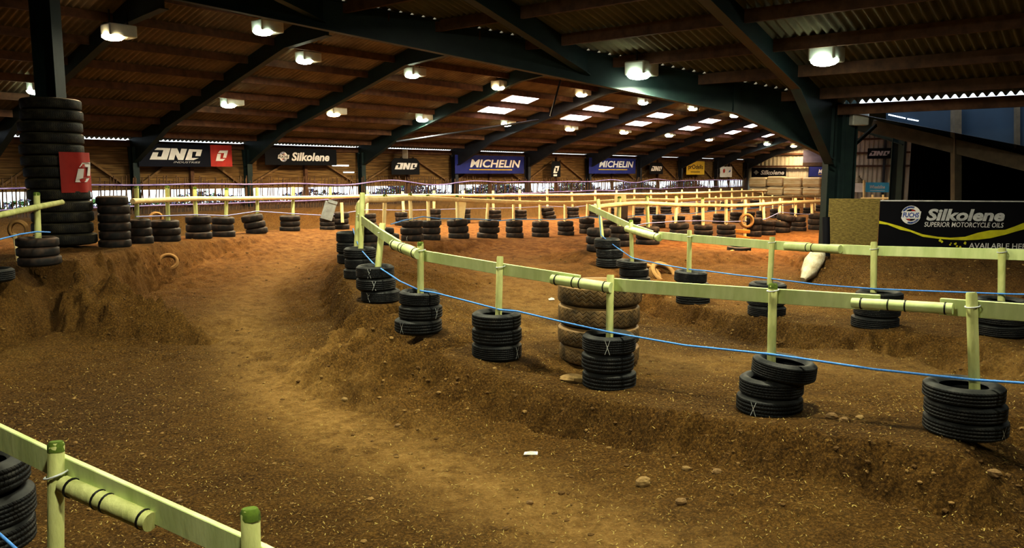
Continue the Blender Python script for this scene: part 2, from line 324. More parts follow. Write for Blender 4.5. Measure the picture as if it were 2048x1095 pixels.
# inner lane between the near row and the right row
for p in [(900, 600, -2.35), (1000, 560, -2.28), (1090, 640, -2.48), (1050, 515, -2.25), (1000, 500, -2.18), (940, 510, -2.2), (880, 530, -2.2), (1130, 505, -2.22), (1340, 720, -2.46), (1500, 745, -2.46), (1700, 790, -2.42), (1900, 745, -2.42), (1250, 610, -2.42), (1120, 560, -2.32), (2040, 780, -2.4), (1640, 700, -2.44), (2250, 820, -2.4)]: cp(at_h(*p))
line_p([zfoot(px, py, ZC, -.85) for px, py in ((1230, 600), (1300, 632), (1383, 655), (1535, 690), (1755, 706), (2003, 725), (2250, 745))]); line_h([(1120, 560, -2.32), (1165, 580, -2.36)])
line_h([(1150, 740, -2.40), (1210, 745, -2.41), (1290, 730, -2.41)])
# lane behind the right row, mound below the advert boards
for p in [(1560, 520, -2.1), (1480, 530, -2.15), (1600, 540, -2.15), (1350, 510, -1.92), (1430, 503, -1.90), (1320, 505, -1.95), (1420, 530, -2.1), (1560, 500, -2.05)]: cp(at_h(*p))
line_h([(1600, 562, -2.17), (1700, 592, -2.22), (1900, 590, -2.2), (2200, 600, -2.2)], .7)
mt = [(1648, 508, 16.9), (1705, 503, 16.9), (1760, 501, 16.9), (1850, 503, 16.8), (1950, 505, 16.7), (2048, 506, 16.6), (2150, 507, 16.5), (2300, 509, 16.4)]
line_p([P(*m) for m in mt], .7); line_p([P(*m) + Vector((0, .8, .02)) for m in mt], .8); line_p([P(*m) + Vector((0, 3.2, -.3)) for m in mt], 1.2)
# lanes between the far rows, bank to the paling
for s in range(12, 66, 2):
    cp(H(s, -24.2, -1.98)); cp(H(s, -25.9, -1.42)); cp(H(s, -26.9, -1.33)); cp(H(s, -28.3, -1.25)); cp(H(s, -33, -1.6)); cp(H(s, -60, -1.8))
for s in (-14, -8, -4, 0, 4, 8):
    cp(H(s, -20.5, -1.9)); cp(H(s, -26.0, -1.40)); cp(H(s, -28.3, -1.25)); cp(H(s, -34, -1.6)); cp(H(s, -60, -1.8))
for s in range(20, 74, 4): cp(H(s, -19.8, -2.2))
for s in range(24, 74, 6):
    for r in (-8, -3, 2, 14, 50): cp(H(s, r, -2.1))
for s in range(46, 74, 5):
    for r in (-15.5, -12): cp(H(s, r, -2.15))
for s in (73, 110):
    for r in (-60, -33, -20, -8, 10, 50): cp(H(s, r, -2.0))
for x, y, h in [(-6, 2, -2.6), (-3, 1, -2.7), (0, 0, -2.75), (4, 1, -2.65), (8, 2, -2.5), (-10, 3, -2.3), (0, -6, -2.7), (-8, -6, -2.6), (9, -6, -2.6), (14, 4, -2.4), (16, 10, -2.3), (-16, 2, -1.9), (20, 20, -2.2), (-22, -4, -2), (22, -4, -2.4), (-2, 3, -2.8), (2, 3, -2.8), (-90, -30, -2), (90, -30, -2), (0, -30, -2), (90, 40, -2), (-90, 40, -2), (0, 130, -2), (100, 130, -2), (-100, 130, -2)]:
    cp(Vector((x, y, E + h)))
def hash2(ix, iy, seed):
    h = (ix * 374761393 + iy * 668265263 + seed * 974711) & 0xFFFFFFFF
    h = ((h ^ (h >> 13)) * 1274126177) & 0xFFFFFFFF
    return ((h ^ (h >> 16)) & 0xFFFF) / 65535.0
def vnoise(x, y, seed):
    ix = np.floor(x).astype(np.int64); iy = np.floor(y).astype(np.int64); fx = x - ix; fy = y - iy
    fx = fx * fx * (3 - 2 * fx); fy = fy * fy * (3 - 2 * fy)
    a = hash2(ix, iy, seed); b = hash2(ix + 1, iy, seed); c = hash2(ix, iy + 1, seed); d = hash2(ix + 1, iy + 1, seed)
    return (a * (1 - fx) + b * fx) * (1 - fy) + (c * (1 - fx) + d * fx) * fy - .5
from mathutils.geometry import delaunay_2d_cdt
def base_height(X, Y, xs, ys):
    ov, oe, of, ovi, _, _ = delaunay_2d_cdt([Vector(p[:2]) for p in ctrl], [], [], 0, .12)
    zz = [np.mean([ctrl[i][2] for i in m]) if m else 0 for m in ovi]; out = np.full(X.shape, E - 2.1)
    for f in of:
        (x0, y0), (x1, y1), (x2, y2) = (ov[i] for i in f[:3]); z0, z1, z2 = (zz[i] for i in f[:3])
        i0, i1 = np.searchsorted(xs, [min(x0, x1, x2) - 1e-6, max(x0, x1, x2) + 1e-6]); j0, j1 = np.searchsorted(ys, [min(y0, y1, y2) - 1e-6, max(y0, y1, y2) + 1e-6])
        if i1 <= i0 or j1 <= j0: continue
        x = X[j0:j1, i0:i1]; y = Y[j0:j1, i0:i1]; dt = (y1 - y2) * (x0 - x2) + (x2 - x1) * (y0 - y2)
        if abs(dt) < 1e-9: continue
        l0 = ((y1 - y2) * (x - x2) + (x2 - x1) * (y - y2)) / dt; l1 = ((y2 - y0) * (x - x2) + (x0 - x2) * (y - y2)) / dt; l2 = 1 - l0 - l1
        ok = (l0 > -1e-6) & (l1 > -1e-6) & (l2 > -1e-6); out[j0:j1, i0:i1][ok] = (l0 * z0 + l1 * z1 + l2 * z2)[ok]
    for _ in range(5):
        p = np.pad(out, 1, mode='edge'); out = (p[:-2, 1:-1] + p[2:, 1:-1] + p[1:-1, :-2] + p[1:-1, 2:] + 2 * out) / 6
    return out
def rough(x, y, slope):
    wx = x + .25 * vnoise(x * 1.7, y * 1.7, 91); wy = y + .25 * vnoise(x * 1.7, y * 1.7, 92)
    n = .11 * vnoise(wx * 1.1, wy * 1.1, 1) + .13 * np.abs(vnoise(wx * 2.6, wy * 2.6, 2)) + .09 * vnoise(wx * 5.5, wy * 5.5, 3) + .10 * np.abs(vnoise(wx * 10, wy * 10, 4)) + .05 * vnoise(wx * 21, wy * 21, 5) - .06
    flat = .05 * vnoise(x * .8, y * .8, 11) + .016 * vnoise(x * 6, y * 6, 12) + .012 * vnoise(x * 14, y * 14, 13) + .008 * vnoise(x * 30, y * 30, 14)
    k = np.clip((slope - .10) / .45, 0, 1)
    return n * (.15 + 1.9 * k) + flat * (1 - .4 * k) , k
def axis_pts(lo, hi, flo, fhi, step, growth):
    a = [flo]
    while a[-1] < fhi: a.append(a[-1] + step)
    s = step
    while a[-1] < hi: s *= growth; a.append(a[-1] + s)
    s = step; b = []
    p = flo
    while p > lo: s *= growth; p -= s; b.append(p)
    return np.array(b[::-1] + a)
xs = axis_pts(-58, 62, -9, 8.5, .04, 1.022)
ys = axis_pts(-14, 92, 3.0, 16.5, .04, 1.022)
X, Y = np.meshgrid(xs, ys)
B0 = base_height(X, Y, xs, ys)
gy, gx = np.gradient(B0, ys, xs); SL = np.sqrt(gx * gx + gy * gy)
RG, KS = rough(X, Y, SL)
near_st = np.full(X.shape, 9.0)
for k_ in 'ABCDE':
    for c_, r_, h_ in GEO[k_]: near_st = np.minimum(near_st, np.hypot(X - c_.x, Y - c_.y))
near_st = np.minimum(near_st, np.hypot(X - 1.15, Y - 9.7))
RG = RG * (1 + .45 * np.exp(-(((X + 7.5) / 3.2) ** 2 + ((Y - 14) / 4.5) ** 2)))
RG = RG * np.clip((near_st - .30) / .3, .08, 1)
Zg = B0 + RG
def ground(x, y):
    i = int(np.clip(np.searchsorted(xs, x) - 1, 0, len(xs) - 2)); j = int(np.clip(np.searchsorted(ys, y) - 1, 0, len(ys) - 2))
    tx = (x - xs[i]) / (xs[i+1] - xs[i]); ty = (y - ys[j]) / (ys[j+1] - ys[j])
    return float((Zg[j, i] * (1-tx) + Zg[j, i+1] * tx) * (1-ty) + (Zg[j+1, i] * (1-tx) + Zg[j+1, i+1] * tx) * ty)
# soil attribute: worn line, darker tone, redder far tone
def seg_dist(pts):
    best = np.full(X.shape, 1e9)
    for a, b in zip(pts, pts[1:]):
        dx, dy = b[0] - a[0], b[1] - a[1]; L2 = dx * dx + dy * dy + 1e-9
        t = np.clip(((X - a[0]) * dx + (Y - a[1]) * dy) / L2, 0, 1)
        best = np.minimum(best, np.hypot(X - a[0] - t * dx, Y - a[1] - t * dy))
    return best
def px_line(pts): return [tuple(at_h(px, py, h)[:2]) for px, py, h in pts]
worn = np.exp(-(seg_dist(px_line([(640, 490, -2.0), (590, 525, -2.2), (510, 590, -2.45), (475, 660, -2.65), (500, 730, -2.75), (570, 800, -2.85), (700, 880, -2.9), (880, 960, -2.95), (1100, 1060, -2.95), (1300, 1150, -2.95)])) / .62) ** 2)
worn += .8 * np.exp(-(seg_dist(px_line([(560, 760, -2.8), (640, 735, -2.75), (700, 722, -2.65)])) / .3) ** 2)
worn += .75 * np.exp(-(seg_dist(px_line([(1090, 660, -2.48), (1040, 590, -2.35), (1000, 545, -2.28), (1080, 505, -2.22)])) / 1.0) ** 2)
worn += .6 * np.exp(-(seg_dist(px_line([(1300, 730, -2.45), (1500, 720, -2.46), (1750, 745, -2.42), (2050, 760, -2.4)])) / .7) ** 2)
worn += .22 * np.clip(KS * 0 + np.exp(-(seg_dist(px_line([(20, 640, -2.0), (180, 560, -1.9), (380, 495, -1.7), (560, 465, -1.75)])) / .8) ** 2), 0, 1)
dark = .62 * np.exp(-(seg_dist(px_line([(100, 850, -2.85), (250, 780, -2.8), (330, 730, -2.7)])) / 1.5) ** 2)  # dim lower-left lighting painted into the soil tone
dark += .9 * np.exp(-(seg_dist(px_line([(1100, 640, -2.45), (1250, 632, -2.42), (1350, 640, -2.44), (1500, 665, -2.44)])) / .45) ** 2)
dark += .55 * np.exp(-(seg_dist(px_line([(-100, 950, -2.8), (0, 900, -2.8), (150, 850, -2.8)])) / 1.4) ** 2)  # light falloff towards the bottom-left corner, painted as darker ground
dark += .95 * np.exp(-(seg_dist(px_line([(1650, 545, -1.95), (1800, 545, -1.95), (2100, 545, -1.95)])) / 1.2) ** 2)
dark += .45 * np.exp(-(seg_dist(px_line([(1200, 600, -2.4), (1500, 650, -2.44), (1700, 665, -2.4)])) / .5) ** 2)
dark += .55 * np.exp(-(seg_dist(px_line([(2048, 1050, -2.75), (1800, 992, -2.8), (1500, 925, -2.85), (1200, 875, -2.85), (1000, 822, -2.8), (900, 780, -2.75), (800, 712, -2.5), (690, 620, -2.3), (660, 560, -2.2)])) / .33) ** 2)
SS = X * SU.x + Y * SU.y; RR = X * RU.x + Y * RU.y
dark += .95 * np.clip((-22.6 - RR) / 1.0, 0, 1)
red = .95 * np.clip((np.hypot(X, Y) - 13.5) / 9, 0, 1)  # far soil redder with distance, partly standing in for warm lamp light
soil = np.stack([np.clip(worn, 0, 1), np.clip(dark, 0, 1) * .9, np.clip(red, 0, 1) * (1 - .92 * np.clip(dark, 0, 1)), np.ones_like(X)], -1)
ny, nx = X.shape
me = bpy.data.meshes.new('floor'); me.vertices.add(nx * ny)
me.vertices.foreach_set('co', np.stack([X, Y, Zg], -1).astype(np.float32).ravel())
idx = np.arange(nx * ny).reshape(ny, nx); q = np.stack([idx[:-1, :-1], idx[:-1, 1:], idx[1:, 1:], idx[1:, :-1]], -1).reshape(-1, 4)
q = q[((RR > -31.2) & (SS < 68) & (RR < 16) & (SS > -8))[:-1, :-1].ravel()]
me.loops.add(q.size); me.loops.foreach_set('vertex_index', q.ravel().astype(np.int32))
me.polygons.add(len(q)); me.polygons.foreach_set('loop_start', np.arange(0, q.size, 4, dtype=np.int32)); me.polygons.foreach_set('use_smooth', np.ones(len(q), dtype=bool))
me.update(calc_edges=True); me.validate()
ca = me.color_attributes.new('soil', 'FLOAT_COLOR', 'POINT'); ca.data.foreach_set('color', soil.astype(np.float32).ravel())
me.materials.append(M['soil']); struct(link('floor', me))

# loose wood chips and clods (nobody could count them)
cb = MB()
def in_view(x, y): return abs(x) < y * .70 + .5
for k in range(22000):
    y = 3.2 + 15 * R.random() ** 1.35; x = R.uniform(-.7, .7) * y
    z = ground(x, y); a = R.uniform(0, PI); l = R.uniform(.004, .014) * (2 if R.random() < .06 else 1); w = R.uniform(.0015, .0045); ca_, sa_ = math.cos(a), math.sin(a); t = R.uniform(-.006, .008)
    cb.add([(x - ca_*l - sa_*w, y - sa_*l + ca_*w, z + .006), (x - ca_*l + sa_*w, y - sa_*l - ca_*w, z + .006), (x + ca_*l + sa_*w, y + sa_*l - ca_*w, z + .010 + t), (x + ca_*l - sa_*w, y + sa_*l + ca_*w, z + .010 + t)], [(0, 1, 2, 3)], 0 if R.random() < .6 else 1)
o = cb.build('wood_chips', [mat('pale wood chip', (.46, .35, .11), .8), mat('brown wood chip', (.30, .19, .055), .8)])
o['kind'] = 'stuff'; tag(o, 'pale wood chips scattered over the brown dirt track', 'wood chips')
ICO_V = [(0, 0, 1), (.89, 0, .45), (.28, .85, .45), (-.72, .53, .45), (-.72, -.53, .45), (.28, -.85, .45), (.72, .53, -.45), (-.28, .85, -.45), (-.89, 0, -.45), (-.28, -.85, -.45), (.72, -.53, -.45), (0, 0, -1)]
ICO_F = [(0, 1, 2), (0, 2, 3), (0, 3, 4), (0, 4, 5), (0, 5, 1), (1, 6, 2), (2, 7, 3), (3, 8, 4), (4, 9, 5), (5, 10, 1), (6, 7, 2), (7, 8, 3), (8, 9, 4), (9, 10, 5), (10, 6, 1), (11, 7, 6), (11, 8, 7), (11, 9, 8), (11, 10, 9), (11, 6, 10)]
db = MB(); cnt = 0
while cnt < 4200:
    y = 3.2 + 18 * R.random() ** 1.3; x = R.uniform(-.72, .72) * y
    i = min(np.searchsorted(xs, x), nx - 1); j = min(np.searchsorted(ys, y), ny - 1)
    if R.random() > .10 + .5 * KS[j, i] + .55 * soil[j, i, 1]: continue
    sz = .007 + .026 * R.random() ** 3; z = ground(x, y)
    db.add([(x + a * sz * R.uniform(.7, 1.3), y + b * sz * R.uniform(.7, 1.3), z + c * sz * .7) for a, b, c in ICO_V], ICO_F, 0 if R.random() < .7 else 1); cnt += 1
o = db.build('dirt_clods', [mat('brown clod', (.15, .085, .027), .95), mat('pale clod', (.30, .19, .07), .95)])
o['kind'] = 'stuff'; tag(o, 'small crumbly dirt clods lying along the banks of the track', 'dirt clods')

# individual stones
def stone(px, py, wpx, h, label, m='stone', flat=.6, cat='stone', grp=None, name='stone'):
    p = at_h(px, py, h); Z = (p - EYE).dot(FW); r = wpx * Z / F / 2; p.z = ground(p.x, p.y) + r * flat * .45
    b = MB(); rr = random.Random(int(px * 7 + py))
    vs = []; nu, nv = 12, 7
    jit = [[rr.uniform(.82, 1.12) for _ in range(nu)] for _ in range(nv)]
    for j in range(nv):
        ph = PI * (j + .001) / (nv - 1)
        for i in range(nu):
            a = 2 * PI * i / nu; k = jit[j][i] if 0 < j < nv - 1 else 1
            vs.append((r * k * math.sin(ph) * math.cos(a), r * .7 * k * math.sin(ph) * math.sin(a), r * flat * math.cos(ph)))
    b.add(vs, [(j*nu+i, (j+1)*nu+i, (j+1)*nu+(i+1) % nu, j*nu+(i+1) % nu) for j in range(nv-1) for i in range(nu)])
    o = b.build(name, M[m], loc=p, rot=(rr.uniform(-.1, .1), rr.uniform(-.1, .1), rr.uniform(-.5, .5)))
    return tag(o, label, cat, grp)
for a in [(1285, 1010, 36, -2.93, 'pale angular stone on the track at the foot of the near bank', 'slab'),
          (1371, 987, 18, -2.9, 'small round pale stone behind the pale angular stone', 'slab'),
          (1432, 1000, 22, -2.9, 'tan stone right of the small round stone under the bank', 'stone'),
          (1360, 1050, 26, -2.95, 'flat brown stone in front of the pale angular stone', 'stone'),
          (1662, 858, 26, -2.38, 'dark flat rock right of the leaning tyre stack', 'stone'),
          (1688, 872, 24, -2.4, 'small dark rock nearest the track beside the tyre stacks', 'stone'),
          (1718, 868, 20, -2.4, 'light brown rock right of the two dark rocks', 'slab'),
          (1992, 905, 30, -2.2, 'brown rock against the foot of the rightmost tyre stack', 'stone'),
          (795, 860, 14, -2.85, 'small grey stone on the track below the bank', 'stone'),
          (690, 806, 16, -2.8, 'pale pebble lying on the worn sandy line', 'slab'),
          (360, 1022, 14, -2.93, 'tiny stone beyond the foreground fence', 'stone'),
          (540, 845, 10, -2.85, 'tiny grey pebble in the dark part of the track', 'stone'),
          (1060, 1030, 16, -2.95, 'small brown stone on the worn track in front', 'stone'),
          (570, 448, 1, -1.8, '', '')][:-1]:
    stone(*a)
stone(1148, 752, 60, -2.36, 'broken concrete slab under the big truck tyre stack', 'slab', .3, 'slab', None, 'concrete_slab')
stone(797, 455, 14, -1.86, 'pale lump of earth before the far tyre row', 'slab') if False else None
b = MB(); p = at_h(1061, 919, -2.86); p.z = ground(p.x, p.y) + .012
b.add([(-.07, -.02, 0), (.07, -.03, .004), (.075, .02, .02), (-.06, .03, .012), (0, 0, .03)], [(0, 1, 4), (1, 2, 4), (2, 3, 4), (3, 0, 4)]); tag(b.build('paper_scrap', M['litter'], loc=p), 'white torn wrapper lying on the near track by the bank', 'litter')
b = MB(); p = at_h(1103, 597, -2.36); p.z = ground(p.x, p.y) + .012
b.add([(-.05, -.03, 0), (.06, -.03, .01), (.05, .04, .03), (-.06, .03, .02), (0, 0, .05)], [(0, 1, 4), (1, 2, 4), (2, 3, 4), (3, 0, 4)]); tag(b.build('paper_scrap', M['litter'], loc=p), 'white paper scrap on the lane behind the near tyre row', 'litter')

# ------------------------------------------------------------------ tyres
def tyre_profile(rad, w, rim, ng):
    o = [(rim, w*.22), (rim + .3*(rad-rim), w*.03), (rim + .62*(rad-rim), 0), (rad - .028, w*.06), (rad - .006, w*.14)]
    t = [(rad, w*.2)]
    for k in range(ng):
        z = w * (.2 + .6 * (k + .5) / ng); g = w * .022
        t += [(rad, z-g*1.4), (rad-.009, z-g), (rad-.009, z+g), (rad, z+g*1.4)]
    t += [(rad, w*.8)]
    e = [(rad - .006, w*.86), (rad - .028, w*.94), (rim + .62*(rad-rim), w), (rim + .3*(rad-rim), w*.97), (rim, w*.78)]
    i = [(rim+.012, w*.72), (rad-.05, w*.8), (rad-.035, w*.5), (rad-.05, w*.2), (rim+.012, w*.28)]
    return o, t, e, i
def tyre_meshes(name, rad, w, rim, ng, n, ms, mt, split):
    o, t, e, i = tyre_profile(rad, w, rim, ng)
    if not split:
        b = MB(); pr = o + t + e + i; b.lathe(pr, n, mis=[1 if len(o)-1 <= j < len(o)+len(t) else 0 for j in range(len(pr))], closed=True, pv=[z/w for r, z in pr]); return b.mesh(name, [ms, mt]), None, None
    b = MB(); pr = t; b.lathe([o[-1]] + t + [e[0]], n, mi=1, pv=[o[-1][1]/w] + [z/w for r, z in t] + [e[0][1]/w]); b.lathe([e[-1]] + i + [o[0]], n, mi=0)
    m0 = b.mesh(name, [ms, mt]); b = MB(); b.lathe(o, n); m1 = b.mesh('sidewall', ms); b = MB(); b.lathe(e, n); m2 = b.mesh('sidewall', ms)
    return m0, m1, m2
TY = {}
for k in range(4):
    rim = (.19, .20, .185, .195)[k]
    TY['near', k] = tyre_meshes('car_tyre', .31, .195, rim, (3, 4, 3, 5)[k], 44, M['rub_near'], M['rub_near_t'], True)
    TY['far', k] = tyre_meshes('car_tyre', .31, .195, rim, 0, 26, M['rub_far'], M['rub_far'], False)
def place_tyre(kind, var, c, rad, w, rot, label, grp, name='car_tyre', cat='tyre'):
    m0, m1, m2 = TY[kind, var]
    o = link(name, m0, None, c, rot); s = rad / .31 if kind in ('near', 'far') else rad / .5
    o.scale = (s, s, w / (.195 if kind in ('near', 'far') else .27))
    if m1: link('sidewall', m1, o); link('sidewall', m2, o)
    return tag(o, label, cat, grp)
POSN = {3: ['bottom', 'middle', 'top'], 6: ['lowest', 'second lowest', 'third lowest', 'fourth lowest', 'fifth lowest', 'uppermost'], 2: ['lower', 'upper'], 4: ['bottom', 'second lowest', 'second highest', 'top']}
ROWNAME = {'A': ('near row', 'black'), 'B': ('middle row', 'dusty'), 'C': ('right-hand row', 'black'), 'D': ('hairpin row', 'dusty'), 'E': ('far row', 'dusty')}
# special looks: per tyre sideways offset in metres (to the right), tilt
OFF = {('A', 6): [(0, 0), (.012, .0), (.115, .10)], ('A', 2): [(.06, 0), (-.01, 0), (-.02, 0)], ('A', 3): [(-.02, 0), (.015, 0), (.0, .03)], ('A', 5): [(.02, 0), (0, 0), (.01, 0)],
       ('A', 7): [(0, 0), (-.01, 0), (-.03, 0)], ('E', 6): [(.07, -.12), (.02, -.14), (-.04, -.16)], ('C', 0): [(.03, 0), (.02, 0), (-.04, .02)], ('C', 1): [(.03, .02), (.01, 0), (-.05, .06)], ('C', 2): [(.03, 0), (.02, .03), (-.03, .04)],
       ('C', 4): [(0, 0), (.02, 0), (.04, 0)], ('B', 4): [(.01, 0), (0, -.06), (-.03, -.06)], ('B', 5): [(-.04, .08), (.03, 0), (.02, 0)], ('E', 16): [(.06, -.08), (.0, -.1), (-.05, -.1)], ('B', 1): [(0, 0), (.1, 0), (-.02, 0)], ('D', 8): [(-.1, 0), (-.08, .05), (.06, .16)]}
MARK = {('A', 2): {1: -0.1, 0: -.62, 2: -.3}, ('A', 3): {1: .72, 0: -.68}, ('A', 4): {0: .8}, ('A', 5): {2: -.05}, ('A', 6): {0: -.45}, ('A', 7): {0: .85}, ('C', 5): {2: .35}, ('B', 2): {0: -.5}}
for key, (ss, zt) in ROWS.items():
    rn, colr = ROWNAME[key]
    for i, st in enumerate(ss):
        c, rad, w = GEO[key][i]; n = st[3]; kind = 'near' if key in 'AC' else 'far'
        d = Vector((c.x, c.y, 0)).normalized(); side = Vector((d.y, -d.x, 0)); z = c.z - .015
        for t in range(n):
            off, tilt = OFF.get((key, i), [(R.uniform(-.018, .018), R.uniform(-.025, .025)) for _ in range(n)])[t]
            rr = rad * (1 if t == 0 else R.uniform(.955, 1.0)); ww = w * R.uniform(.97, 1.03)
            if key == 'A' and i == 3: rr = rad * (1, .92, .87)[t]
            pos = Vector((c.x, c.y, z)) + side * off + d * R.uniform(-.015, .015)
            rz = R.uniform(0, 6)
            rot = Matrix.Rotation(tilt, 4, d) @ Matrix.Rotation(rz, 4, 'Z')
            lab = f'{POSN[n][t]} {colr} tyre of the {ORD[i]} stack from left in the {rn}'
            o = place_tyre(kind, R.randrange(4), pos, rr, ww, rot.to_euler(), lab, 'tyres of the ' + rn)
            mk = MARK.get((key, i), {}).get(t)
            if mk is not None:
                b = MB(); az0 = math.atan2(-d.y, -d.x) + math.asin(mk); s = o.scale.x
                L_ = .055; r0 = .31 + .004
                for sg in (-1, 1):
                    for k in range(6):
                        def pt(u, e): 
                            a = az0 - rz + (sg * (u - .5) * L_ + e) / .31
                            return (r0 * math.cos(a), r0 * math.sin(a), .025 + .145 * u)
                        if R.random() < .15: continue
                        u0, u1 = k / 6, (k + 1) / 6; e = .0028
                        b.add([pt(u0, -e), pt(u0, e), pt(u1, e), pt(u1, -e)], [(0, 1, 2, 3)])
                m = b.build('chalk_mark', M['chalk'], o); m['label'] = 'white chalk cross on the tread'
            z += ww * .965
        # soil packed round foot is the terrain itself

# big truck tyres
for nm, ms, mt, ns in (('truck', M['rub_truck'], M['rub_truck_t'], 0), ('col', M['rub_col'], M['rub_col_t'], 0)):
    TY[nm, 0] = tyre_meshes('truck_tyre', .5, .27, .28, ns, 56, ms, mt, True)
Zt = 10.1; c = P(1200, 740, Zt - .42); c = P(1200, CY, Zt); cz = P(1200, 741, Zt - .45).z
for t, (rr, w, ox) in enumerate([(.505, .235, .0), (.515, .245, -.01), (.515, .275, -.01), (.53, .27, .0)]):
    place_tyre('truck', 0, Vector((c.x + ox, c.y, cz)), rr, w, (R.uniform(-.02, .02), R.uniform(-.02, .02), R.uniform(0, 6)), f'{POSN[4][t]} dusty truck tyre of the big stack behind the near fence', 'dusty truck tyre stack', 'truck_tyre', 'truck tyre'); cz += w * .975
PILL = H(6.9, -17.0, 0); PILL.z = 0
zc = P(127, 492, 15.4).z; PZ = zc
names12 = ['lowest', 'second lowest', 'third lowest', 'fourth lowest', 'fifth lowest', 'sixth lowest', 'seventh lowest', 'sixth from top', 'fifth from top', 'fourth from top', 'third from top', 'second from top', 'topmost']
zc_top = P(127, 197, 15.4).z; n12 = 13; w12 = (zc_top - zc) / n12
pc = P(127, CY, 15.95)
for t in range(n12):
    off = (.10, .05, .07, .06, .03, .0, -.02, -.05, -.055, -.03, -.05, -.01, -.015)[t]
    place_tyre('col', 0, Vector((pc.x + off, pc.y, zc)), (.56, .545, .55, .55, .55, .54, .545, .55, .56, .55, .56, .545, .53)[t], w12 * 1.02, (R.uniform(-.015, .015), R.uniform(-.015, .015), R.uniform(0, 6)), f'{names12[t]} truck tyre of the tall tower around the left steel pillar', 'truck tyre tower', 'truck_tyre', 'truck tyre'); zc += w12

# single tyres: half buried on the mound, standing rings, flat ones
def ring_tyre(px, py, Z, dia, rot, label, m, w=.16):
    b = MB(); o_, t_, e_, i_ = tyre_profile(dia/2, w, dia/2*.64, 3); b.lathe([(r, z - w/2) for r, z in o_+t_+e_+i_], 30, closed=True)
    o = b.build('car_tyre', m, loc=P(px, py, Z), rot=rot); return tag(o, label, 'tyre')
def buried(px, py, Z, dia, rot, label, m, w):
    o = ring_tyre(px, py, Z, dia, rot, label, m, w); o.location.z = ground(o.location.x, o.location.y) + .03
buried(1326, 520, 17.6, .66, (.75, .25, .3), 'half buried tan tyre on the mound behind the right-hand row', M['tan_tyre'], .2)
buried(1296, 524, 17.5, .6, (.7, .2, .3), 'half buried tan tyre left of the other buried tyre', M['tan_tyre'], .2)
ring_tyre(1493, 441, 27.0, .50, (PI/2 - .1, 0, .1), 'tan tyre standing upright around a post on the far bend', M['tan_tyre'], .14)
ring_tyre(1478, 497, 21.0, .62, (.06, .0, 0), 'black tyre lying flat on another by the orange lane', M['rub_far'], .15)
ring_tyre(1483, 507, 20.6, .62, (.03, .05, 0), 'tan tyre lying flat on the ground below a black one', M['tan_tyre'], .15)
ring_tyre(37, 459, 13.6, .34, (PI/2, 0, .1), 'small tan tyre hung upright on a stake at the left edge', M['tan_tyre'], .1)
ring_tyre(312, 437, 20.0, .36, (PI/2, .2, .8), 'small dusty tyre leaning behind the fourth far stack', M['tan_tyre'], .1)
buried(335, 488, 17.2, .42, (.9, .2, .3), 'small tan tyre half sunk in the left bank', M['tan_tyre'], .1)
for t, (yy, lab) in enumerate([(483, 'lowest'), (474, 'middle'), (462, 'uppermost')]):
    b = MB(); b.box((0, 0, 0), (.50, .2, .12)); o = b.build('orange_lit_plank', M['orange_lit_wood'], loc=P(1482 + t, yy, 26.6), rot=(0, (-.12, .2, .05)[t], .1)); bevel(o, .02)
    tag(o, f'{lab} orange-lit plank propped against the far bend tyre stack', 'plank')
b = MB(); b.tube([P(29, 468, 13.5), P(38, 527, 13.35)], .035, 8); tag(b.build('wooden_stake', M['rail_warm']), 'orange brown wooden stake carrying a small tyre at left', 'stake')
# tyres at the extreme left edge of the foreground
for k, (py, lab) in enumerate([(1095, 'lowest'), (1040, 'middle'), (975, 'upper')]):
    pos = P(-42 - (0, 0, 12)[k], py, 4.9); place_tyre('near', k, pos, .31, .19, (0, 0, k), f'{lab} tyre of the stack cut off at bottom left', 'tyres at the bottom left edge')
p = P(-16, 562, 11.8); place_tyre('near', 1, p, .3, .19, (0, 0, 1), 'black tyre cut off by the left edge on the bank', None)

# ------------------------------------------------------------------ fences
def fence(name, label, rows): pass
def round_post(parent, px0, py0, px1, py1, Z, r=.042, m='post', top=True, sink=.45, Zb=None):
    a = P(px0, py0, Z); bt = P(px1, py1, Zb or Z); bt = bt + (bt - a).normalized() * sink
    b = MB(); L = (a - bt).length; d = (a - bt).normalized()
    b.tube([bt, bt.lerp(a, .5), a - d * .02, a], r, 10, rs=[r, r, r, r * .86], wob=.05)
    o = b.build('post', M[m], parent)
    if top:
        b = MB(); b.tube([a - d * .05, a - d * .012, a + d * .006], r * 1.03, 10, rs=[r * 1.03, r * 1.03, r * .8], wob=.05); k = b.build('post_end', M['post_top'], o); k['label'] = 'mossy green cut post end'
    return o
def board(parent, pts, h=.145, t=.035, m='rail'):
    b = MB()
    for p, q in zip(pts, pts[1:]): b.bar(p, q, t, h)
    return bevel(b.build('rail', M[m], parent), .004, 1)
def pole(parent, pts, r=.05, m='rail_warm'):
    b = MB(); b.tube(pts, r, 10, rs=[r * R.uniform(.9, 1.08) for _ in pts], wob=.04); return b.build('rail', M[m], parent)
def splint(parent, p, q, r=.062, m='rail', bands=(.08, .38, .5, .9)):
    b = MB(); p = Vector(p); q = Vector(q); b.tube([p, p.lerp(q, .5), q], r, 14, rs=[r * .92, r, r * .97]); o = b.build('half_round_splint', M[m], parent)
    d = (q - p)
    for t in bands:
        c = p + d * t; b = MB(); e = d.normalized() * .006; b.tube([c - e, c + e], r * 1.06, 16); b.build('cable_tie', M['band'], o)
def tie(parent, px, py, Z, r=.05, tilt=.2):
    c = P(px, py, Z); b = MB(); pts = [c + Vector((r * 1.15 * math.cos(a), r * 1.15 * math.sin(a), tilt * r * math.cos(a))) for a in [2*PI*k/14 for k in range(15)]]
    b.tube(pts, .006, 6, cap=False); b.build('cable_tie', M['tie'], parent)
FA = thing('post_and_rail_fence', 'green treated board fence with round posts along the near tyre row', 'fence', P(993, 727, 9.9))
